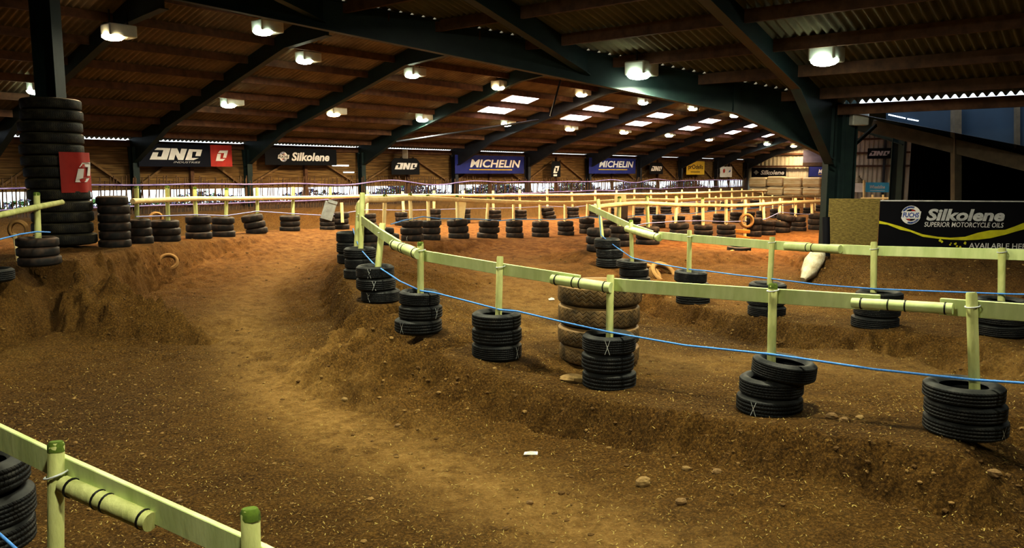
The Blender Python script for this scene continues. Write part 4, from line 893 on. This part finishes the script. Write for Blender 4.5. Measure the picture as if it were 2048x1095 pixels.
UNO = [[(1640, 205), (1805, 200), (1760, 335), (1695, 335), (1725, 250), (1600, 250)], [(1590, 265), (1660, 265), (1640, 355), (1745, 355), (1690, 395), (1550, 395)]]
def polymark(name, polys, x, y, w, h, z, m, parent):
    ax = [p[0] for q in polys for p in q]; ay = [p[1] for q in polys for p in q]; x0, x1, y0, y1 = min(ax), max(ax), min(ay), max(ay); b = MB()
    for q in polys:
        n = len(q); pts = [((p[0] - x0) / (x1 - x0) * w + x, z, (y1 - p[1]) / (y1 - y0) * h + y) for p in q]
        from mathutils.geometry import tessellate_polygon
        tri = tessellate_polygon([[Vector(p) for p in pts]]); b.add(pts, [tuple(t) for t in tri])
    return b.build(name, M[m], parent)
def banner_frame(tl, br, plane):
    # plane: function px,py -> world
    (x0, y0), (x1, y1) = tl, br; a = plane(x0, (y0 + y1) / 2); c = plane(x1, (y0 + y1) / 2); W = (c - a).length; ang = math.atan2((c - a).y, (c - a).x)
    mid = (a + c) / 2; tp = plane((x0 + x1) / 2, y0); bt = plane((x0 + x1) / 2, y1); Hh = (tp - bt).length
    o = Vector((a.x, a.y, bt.z)); return o, ang, W, Hh
def banner(tl, br, plane, label, m, cat='banner', grp=None, name='banner', cut=0, t=.012):
    o, ang, W, Hh = banner_frame(tl, br, plane); root = thing(name, label, cat, o, (0, 0, ang), grp); b = MB()
    if cut:
        pl = [(0, 0), (W, 0), (W, Hh * (1 - cut)), (W * .88, Hh), (W * .12, Hh), (0, Hh * (1 - cut))]; b.prism(pl, 0, t); b.v = [(x, z, y) for x, y, z in b.v]
    else: b.box((W/2, t/2, Hh/2), (W, t, Hh))
    b.build('sheet', M[m], root); return root, W, Hh
LW = lambda x, y: on_r(x, y, -27.62)
bn, W, Hh = banner((277, 288), (421, 333), LW, 'wide black banner with slanted pale logo letters, left end of plank wall', 'navy')
polymark('lettering', ONE, .14 * W, .30 * Hh, .74 * W, .52 * Hh, -.012, 'white', bn); textmesh('small_lettering', 'INDUSTRIES', W * .38, Hh * .08, W * .46, Hh * .16, -.012, 'silver', bn, .3)
bn, W, Hh = banner((421, 290), (464, 333), LW, 'square red banner with pale angular mark beside the wide black banner', 'red')
polymark('emblem', UNO, .22 * W, .26 * Hh, .6 * W, .5 * Hh, -.012, 'white', bn)
def fuchs(parent, x, y, w, h, z, col='white', txt='navy'):
    b = MB()
    cx_, cy_ = x + w/2, y + h/2; ro = h * .5; ri = h * .40
    def arc(a0, a1, r0, r1, mi):
        n = 12; pts = []
        for k in range(n + 1):
            a = a0 + (a1 - a0) * k / n; pts.append((cx_ + r0 * math.cos(a), z, cy_ + r0 * math.sin(a))); pts.append((cx_ + r1 * math.cos(a), z, cy_ + r1 * math.sin(a)))
        b.add(pts, [(2*k, 2*k+2, 2*k+3, 2*k+1) for k in range(n)], mi)
    arc(.25, PI - .25, ri * .8, ro, 0); arc(PI + .25, 2*PI - .25, ri * .8, ro, 0)
    arc(1.2, 2.7, ri * .92, ro * .94, 1); arc(PI + 1.2, PI + 2.7, ri * .92, ro * .94, 1); arc(.5, 1.5, ri * .55, ri * .75, 2); arc(PI + .5, PI + 1.5, ri * .55, ri * .75, 2)
    b.add([(x + .03*w, z - .002, cy_ - h*.2), (x + w*.95, z - .002, cy_ - h*.2), (x + w, z - .002, cy_ + h*.2), (x + .08*w, z - .002, cy_ + h*.2)], [(0, 1, 2, 3)], 0)
    e = b.build('emblem', [M[col], M['fuchsblue'], M['red']], parent); textmesh('emblem_lettering', 'FUCHS', w * .80, h * .27, x + .1*w, cy_ - h*.135, z - .005, 'fuchsblue' if txt == 'navy' else txt, e, .15, .03)
bn, W, Hh = banner((530, 297), (673, 330), LW, 'long black oil banner with round emblem and white lettering on plank wall', 'black')
fuchs(bn, .16 * W, .2 * Hh, .16 * W, .58 * Hh, -.012, 'white', 'black'); textmesh('lettering', 'Silkolene', W * .54, Hh * .52, W * .35, Hh * .25, -.012, 'white', bn, .2, .035)
bn, W, Hh = banner((783, 316), (839, 349), LW, 'black banner with clipped top corners and slanted white logo', 'black', cut=.22)
polymark('lettering', ONE, .10 * W, .32 * Hh, .82 * W, .40 * Hh, -.012, 'white', bn)
bn, W, Hh = banner((910, 311), (1048, 347), LW, 'blue banner with white and gold lettering, the left of the two', 'blue')
textmesh('lettering', 'MICHELIN', W * .74, Hh * .44, W * .20, Hh * .34, -.012, 'white', bn, .2, .028); b = MB(); b.box((W * .50, -.012, Hh * .22), (W * .62, .004, Hh * .05)); b.build('stripe', M['yellow_banner'], bn)
bn, W, Hh = banner((1103, 322), (1121, 354), LW, 'small upright black banner with white angular mark', 'black', cut=.15)
polymark('emblem', UNO, .18 * W, .25 * Hh, .68 * W, .45 * Hh, -.012, 'white', bn); b = MB(); b.box((W * .4, -.012, Hh * .12), (W * .4, .004, Hh * .12)); b.build('small_mark', M['white'], bn)
bn, W, Hh = banner((1178, 316), (1271, 347), LW, 'blue banner with white and gold lettering, the right of the two', 'blue')
textmesh('lettering', 'MICHELIN', W * .75, Hh * .42, W * .20, Hh * .40, -.012, 'white', bn, .2, .028); b = MB(); b.box((W * .50, -.012, Hh * .26), (W * .62, .004, Hh * .05)); b.build('stripe', M['yellow_banner'], bn)
bn, W, Hh = banner((1299, 325), (1326, 348), LW, 'small black banner with slanted white logo right of the blue banners', 'black', cut=.2)
polymark('lettering', ONE, .10 * W, .28 * Hh, .82 * W, .42 * Hh, -.012, 'white', bn)
bn, W, Hh = banner((1373, 322), (1409, 349), LW, 'yellow banner with dark lettering on the far plank wall', 'yellow_banner')
textmesh('lettering', 'prOdells', W * .82, Hh * .42, W * .09, Hh * .32, -.012, 'black', bn, 0, .01); b = MB(); b.box((W * .48, -.012, Hh * .2), (W * .52, .004, Hh * .05)); b.build('small_lettering', M['board_dark'], bn)
bn, W, Hh = banner((1440, 333), (1464, 354), LW, 'white flag with a red and a blue emblem on the far plank wall', 'white')
b = MB(); b.add([(W * (.32 + .09 * math.cos(a)), -.012, Hh * (.6 + .2 * math.sin(a))) for a in [2*PI*k/10 for k in range(10)]], [tuple(range(10))]); b.build('emblem', M['red'], bn)
b = MB(); b.add([(W * .68, -.012, Hh * .45), (W * .86, -.012, Hh * .5), (W * .84, -.012, Hh * .75)], [(0, 1, 2)]); b.build('emblem', M['fuchsblue'], bn)
bn, W, Hh = banner((58, 291), (96, 352), LW, 'pale pink and purple flag partly hidden behind the tyre tower', 'white')
b = MB(); b.box((W/2, -.01, Hh * .14), (W, .01, Hh * .28)); b.build('lower_band', M['purple'], bn)
# red flag wrapped on the tyre tower
root = thing('flag', 'red flag with white angular mark hung on the tyre tower', 'flag'); b = MB(); pts = []; rc = .585; z1 = P(150, 304, 15.4).z; z0 = P(150, 385, 15.4).z
az = [math.radians(a) for a in np.linspace(-96, -8, 16)]
dirc = math.atan2(pc.y, pc.x); 
def fl(a, t, e=0): 
    aa = dirc + PI + math.radians(6) + (t) ; return Vector((pc.x + .0 + (rc + e) * math.cos(aa), pc.y + (rc + e) * math.sin(aa), z0 + (z1 - z0) * a))
for j in range(6):
    for k in range(16): pts.append(fl(j / 5, k / 15 * 1.45, .012 * math.sin(k * .9 + j * .4)))
b.add(pts, [(j*16+k, j*16+k+1, (j+1)*16+k+1, (j+1)*16+k) for j in range(5) for k in range(15)], 0, True); b.build('cloth', M['red'], root)
b = MB(); ax = [p[0] for q in UNO for p in q]; ay = [p[1] for q in UNO for p in q]
for q in UNO:
    from mathutils.geometry import tessellate_polygon
    dense = []
    for (a0, c0), (a1, c1) in zip(q, q[1:] + q[:1]):
        for k in range(6): dense.append((a0 + (a1 - a0) * k / 6, c0 + (c1 - c0) * k / 6))
    uvp = [((p[0] - min(ax)) / (max(ax) - min(ax)), (max(ay) - p[1]) / (max(ay) - min(ay))) for p in dense]
    tri = tessellate_polygon([[Vector((u, v, 0)) for u, v in uvp]]); b.add([fl(.26 + .5 * v, .42 + .88 * u, .022) for u, v in uvp], [tuple(t) for t in tri])
b.build('emblem', M['white'], root)
# end wall banners
EW = lambda x, y: on_s(x, y, 65.2)
bn, W, Hh = banner((1503, 335), (1572, 354), EW, 'long black banner with grey lettering above the straw bales', 'black')
textmesh('lettering', 'Silkolene', W * .68, Hh * .48, W * .27, Hh * .25, -.012, 'silver', bn, .2, .03); b = MB(); b.add([(W * .06, -.012, Hh * .5), (W * .14, -.012, Hh * .25), (W * .22, -.012, Hh * .5), (W * .14, -.012, Hh * .75)], [(0, 1, 2, 3)]); b.build('emblem', M['sign_grey'], bn)
mural = mat('hazy mural print', (.10, .09, .14), .6, (.03, .025, .05), .9, stretch=(.6, .6, 2))
M['mural'] = mural
bn, W, Hh = banner((1606, 300), (1660, 332), EW, 'large hazy grey purple picture banner high on the end wall', 'mural')
b = MB(); b.box((W * .86, -.012, Hh * .55), (W * .2, .006, Hh * .8)); b.build('red_panel', M['red'], bn); b = MB(); b.box((W * .40, -.012, Hh * .12), (W * .8, .006, Hh * .22)); b.build('dark_band', M['board_dark'], bn)
bn, W, Hh = banner((1618, 333), (1682, 353), EW, 'blue banner with white lettering, partly hidden by the right pillar', 'blue')
textmesh('lettering', 'MICHELIN', W * .66, Hh * .42, W * .30, Hh * .32, -.012, 'white', bn, .2, .028); b = MB(); b.box((W * .6, -.012, Hh * .2), (W * .6, .004, Hh * .06)); b.build('stripe', M['yellow_banner'], bn)
bn, W, Hh = banner((1735, 296), (1784, 317), EW, 'black banner with slanted white logo seen right of the pillar', 'black')
polymark('lettering', ONE, .06 * W, .28 * Hh, .86 * W, .46 * Hh, -.012, 'white', bn)
bn, W, Hh = banner((1731, 364.5), (1780, 384), lambda x, y: on_s(x, y, 60), 'sky blue banner with white script right of the pillar', 'skyblue')
textmesh('lettering', 'Wheelsline', W * .62, Hh * .36, W * .18, Hh * .36, -.012, 'white', bn, .25, .02); b = MB(); b.box((W * .5, -.012, Hh * .16), (W * .6, .004, Hh * .05)); b.build('small_lettering', M['white'], bn)
bn, W, Hh = banner((1700, 366), (1731, 384), lambda x, y: on_s(x, y, 60), 'white board left of the sky blue banner', 'white', 'board', None, 'banner')
bn, W, Hh = banner((1784, 365), (1800, 384), lambda x, y: on_s(x, y, 60), 'narrow white board right of the sky blue banner', 'white', 'board', None, 'banner')
b = MB(); 
for k, x in enumerate((1728, 1781)):
    b = MB(); b.tube([on_s(x, 360, 59.6), on_s(x, 400, 59.6)], .09, 8); tag(b.build('wooden_post', M['rail_warm']), ('left' if k == 0 else 'right') + ' pale post beside the sky blue banner', 'post')
fz = thing('post_and_rail_fence', 'short cream pole fence seen right of the pillar far away', 'fence')
pole(fz, [on_s(1722, 397, 54), on_s(1795, 396, 54)], .08)
for x in (1745, 1766, 1786): round_post(fz, x, 389, x, 402, on_s(x, 395, 54).dot(FW) - EYE.dot(FW), .07, 'rail_warm', False)
# main silkolene board and strand board, own plane nearly facing the camera
VB = Vector((math.cos(math.radians(73.4) - PI/2), -math.sin(math.radians(73.4) - PI/2), 0))
bd = Vector((math.sin(math.radians(90 - 16.6 + 16.6)), 0, 0)).normalized()
ang_b = math.radians(-11.0); bdir = Vector((math.cos(ang_b), math.sin(ang_b), 0)); b0 = P(1758, 448, 17.0); nb_ = Vector((bdir.y, -bdir.x, 0))
def on_board(px, py):
    d = ray(px, py); t = (b0 - EYE).dot(nb_) / d.dot(nb_); return EYE + d * t
bn, W, Hh = banner((1758, 401), (2150, 498), on_board, 'large black motorcycle oil banner with yellow splash, right of the strand board', 'black', t=.02)
def bx(px, py): v = on_board(px, py); return ((Vector((v.x, v.y, 0)) - Vector((bn.location.x, bn.location.y, 0))).dot(bdir), v.z - bn.location.z)
x0, y0 = bx(1800, 448); x1, y1 = bx(1843, 411); fuchs(bn, x0, y0, x1 - x0, y1 - y0, -.012)
x0, y0 = bx(1852, 441); x1, y1 = bx(2010, 418); textmesh('lettering', 'Silkolene', x1 - x0, y1 - y0, x0, y0, -.012, 'silver', bn, .18, .04)
x0, y0 = bx(1848, 453); x1, y1 = bx(2007, 445); textmesh('small_lettering', 'SUPERIOR MOTORCYCLE OILS', x1 - x0, y1 - y0, x0, y0, -.012, 'white', bn, .12, .012)
x0, y0 = bx(1937, 496); x1, y1 = bx(2062, 487); textmesh('small_lettering', 'AVAILABLE HERE', x1 - x0, y1 - y0, x0, y0, -.012, 'white', bn, .0, .012)
upper = [(1758, 441), (1775, 445), (1800, 452), (1820, 459), (1845, 468), (1875, 473), (1900, 475), (1930, 473), (1955, 465), (1980, 460), (2010, 459), (2030, 452), (2060, 440), (2150, 405)]
lower = [(1758, 447), (1775, 449), (1800, 459), (1820, 463), (1845, 473), (1875, 477), (1900, 479), (1930, 480), (1955, 479), (1980, 476), (2010, 469), (2030, 463), (2060, 455), (2150, 425)]
b = MB(); pu = [(bx(*p)[0], -.008, bx(*p)[1]) for p in upper]; pl2 = [(bx(*p)[0], -.008, bx(*p)[1]) for p in lower]
b.add(pu + pl2, [(k, k + 14, k + 15, k + 1) for k in range(13)])
for x, y, s_ in [(1880, 480, 3.5), (1884, 483, 2.5), (1900, 489, 2.5), (1911, 487, 3), (1913, 492, 2.5), (1930, 486, 3), (1920, 494, 2.5), (1902, 486, 1.5)]:
    b.add([(bx(x + s_ * math.cos(a) * R.uniform(.6, 1.3), y)[0], -.008, bx(x, y + s_ * math.sin(a) * R.uniform(.6, 1.3))[1]) for a in [2*PI*k/7 for k in range(7)]], [tuple(range(7))])
b.build('yellow_splash', M['yellow'], bn)
for py0, py1 in ((401, 403), (495.5, 498)):
    b = MB(); h0 = Hh - .012 if py0 < 450 else .012; b.box((W/2, -.004, h0), (W, .03, .026)); b.build('edge_strip', M['silver'], bn)
bn2, W2, H2 = banner((1656, 397), (1757, 506), on_board, 'olive brown strand board panel between pillar and black banner', 'osb', 'panel', None, 'strand_board', t=.03)
b = MB(); b.tube([P(1652, 434, 16.6), P(1653, 512, 16.6)], .075, 14); tag(b.build('rubber_pad', M['black']), 'black upright rubber pad at the left edge of the strand board', 'pad')
b = MB(); b.box((0, 0, 0), (.36, .22, .32)); o = b.build('junction_box', M['plastic'], loc=P(1718, 236, 17.3)); bevel(o, .03); tag(o, 'grey white box fixed beside the top of the right pillar', 'box')
b = MB(); b.box((0, 0, 0), (.24, .2, .42)); o = b.build('junction_box', M['plastic'], loc=LW(810, 308)); bevel(o, .02); tag(o, 'small white box on the plank wall above the clipped black banner', 'box')

# ------------------------------------------------------------------ straw bales, sacks
gi = 0
for row, (ya, yb) in enumerate(((354, 374), (375, 392))):
    for k, (xa, xb) in enumerate(((1502, 1537), (1538, 1570), (1571, 1608), (1609, 1646), (1647, 1684))):
        dyy = (0, -2, 0, 0, 0)[k]; a = on_s(xa, (ya + yb) / 2, 63.4); c_ = on_s(xb, (ya + yb) / 2, 63.4); W = (c_ - a).length * .985; t_ = on_s(xa, ya + dyy, 63.4).z; u_ = on_s(xa, yb + (dyy if row == 0 else -1), 63.4).z
        root = thing('straw_bale', f'{"upper" if row == 0 else "lower"} wrapped straw bale, {ORD[k]} from left, against the end wall', 'straw bale', (a + c_) / 2, (0, 0, math.atan2((c_ - a).y, (c_ - a).x)), 'straw bales by the end wall'); root.location.z = u_
        b = MB(); b.box((0, 0, (t_ - u_) / 2), (W, 1.2, t_ - u_ - .02)); o = b.build('bale_body', M['bale'], root); bevel(o, .16, 4)
        for e in (-.25, .22):
            b = MB(); b.box((0, -.605, (t_ - u_) * (.5 + e)), (W * .9, .01, .03)); b.build('binding_twine', M['twine'], root)
b = MB(); p = P(1716, 366, 58); pr = [(0, -.35), (.22, -.33), (.34, -.1), (.32, .15), (.22, .32), (.1, .45), (.13, .52), (0, .54)]; b.lathe([(r_ * 1.05, z) for r_, z in pr], 14); o = b.build('hanging_sack', M['sack'], loc=p); tag(o, 'tan stuffed sack hanging just right of the pillar', 'sack')
b = MB(); pts = [P(1637, 505, 16.7), P(1630, 522, 16.4), P(1618, 542, 16.2), P(1606, 559, 16.05)]; b.tube(pts, .1, 14, rs=[.14, .19, .15, .06], wob=.16); tag(b.build('sandbag', M['sack']), 'crumpled dirty white sack on the mound left of the boards', 'sack')

# ------------------------------------------------------------------ paling fence along the wall
pf_root = thing('paling_fence', 'thin brown chestnut paling fence running along the plank wall', 'fence'); rest = MB(); k = 0; s = 8.0
while s < 63:
    h0 = -1.42 + R.uniform(-.06, .06); h1 = (-.16 if s < 30 else -.24) + R.uniform(-.12, .1) - .0025 * (s - 8); ln = R.uniform(-.10, .10) - (.10 if s < 22 else 0); r_ = -26.75 + R.uniform(-.02, .02)
    a = H(s, r_, h0); c_ = H(s - ln * .8, r_ + R.uniform(-.05, .05), h1); rr = R.uniform(.014, .024)
    if k < 100:
        b = MB(); b.tube([a, c_], rr, 6); b.build('paling_stick', M['stick'], pf_root)
    else: rest.tube([a, c_], rr, 5)
    k += 1; s += R.uniform(.085, .15)
o = rest.build('paling_sticks', M['stick'], pf_root); o['kind'] = 'stuff'
def wave_rope(label, h, amp, r, seed):
    rr = random.Random(seed); pts = []; s = 7.5; ph = rr.uniform(0, 6)
    while s < 62: pts.append(H(s, -26.68, h(s) + amp * math.sin(s * 1.05 + ph) * (.4 + .6 * math.sin(s * .31)) )); s += .35
    b = MB(); b.tube(pts, r, 6); tag(b.build('barrier_rope', M['rope_tape']), label, 'rope')
wave_rope('purple white twisted rope along the top of the paling fence', lambda s: -.40 - .003 * (s - 15), .12, .03, 3)
wave_rope('purple rope low on the paling fence', lambda s: -1.12 + .002 * s, .06, .025, 5)

# ------------------------------------------------------------------ outside: sky, grass, shrubs
for k, s in enumerate([6.5, 12, 17.5, 23, 29, 36, 44, 52, 60]):
    b = MB(); rr = random.Random(40 + k)
    for q in range(1700 if k < 4 else 2600):
        u = rr.gauss(0, 1.9); hgt = rr.random() ** (1.3 if k < 4 else .8) * (.62 if k < 4 else .92) * max(.15, 1 - abs(u) / 4.2); v = rr.gauss(0, .35); a = rr.uniform(0, 2*PI); t = rr.uniform(-1, 1); L_ = rr.uniform(.05, .13)
        c_ = Vector((u, v, hgt)); d1 = Vector((math.cos(a), math.sin(a), t)).normalized() * L_; d2 = d1.cross(Vector((rr.uniform(-1, 1), rr.uniform(-1, 1), 1))).normalized() * L_ * .45
        b.add([c_ - d1, c_ + d2, c_ + d1, c_ - d2], [(0, 1, 2, 3)], 0 if rr.random() < (.8 if k != 1 else .6) else 1)
    o = b.build('leafy_shrub', [M['leaf'], M['leaf2']]); o.matrix_world = Matrix.Translation(H(s, -30.6 - .4 * rr.random(), -1.36)) @ Matrix.Rotation(PI/2 - THU, 4, 'Z')
    tag(o, f'leafy shrub outside, {ORD[k]} from left behind the open gap of the plank wall', 'shrub', 'shrubs outside the wall')
w = bpy.data.worlds.new('sky'); bpy.context.scene.world = w; w.use_nodes = True; nt = w.node_tree; bg = nt.nodes['Background']
sky = nt.nodes.new('ShaderNodeTexSky'); sky.sky_type = 'HOSEK_WILKIE'; sky.turbidity = 6; sky.ground_albedo = .4; sky.sun_direction = (.3, -.4, .85)
mx = nt.nodes.new('ShaderNodeMix'); mx.data_type = 'RGBA'; mx.inputs[0].default_value = .75; nt.links.new(sky.outputs[0], mx.inputs[6]); mx.inputs[7].default_value = (.80, .92, 1.0, 1)
nt.links.new(mx.outputs[2], bg.inputs[0]); bg.inputs[1].default_value = 3.0
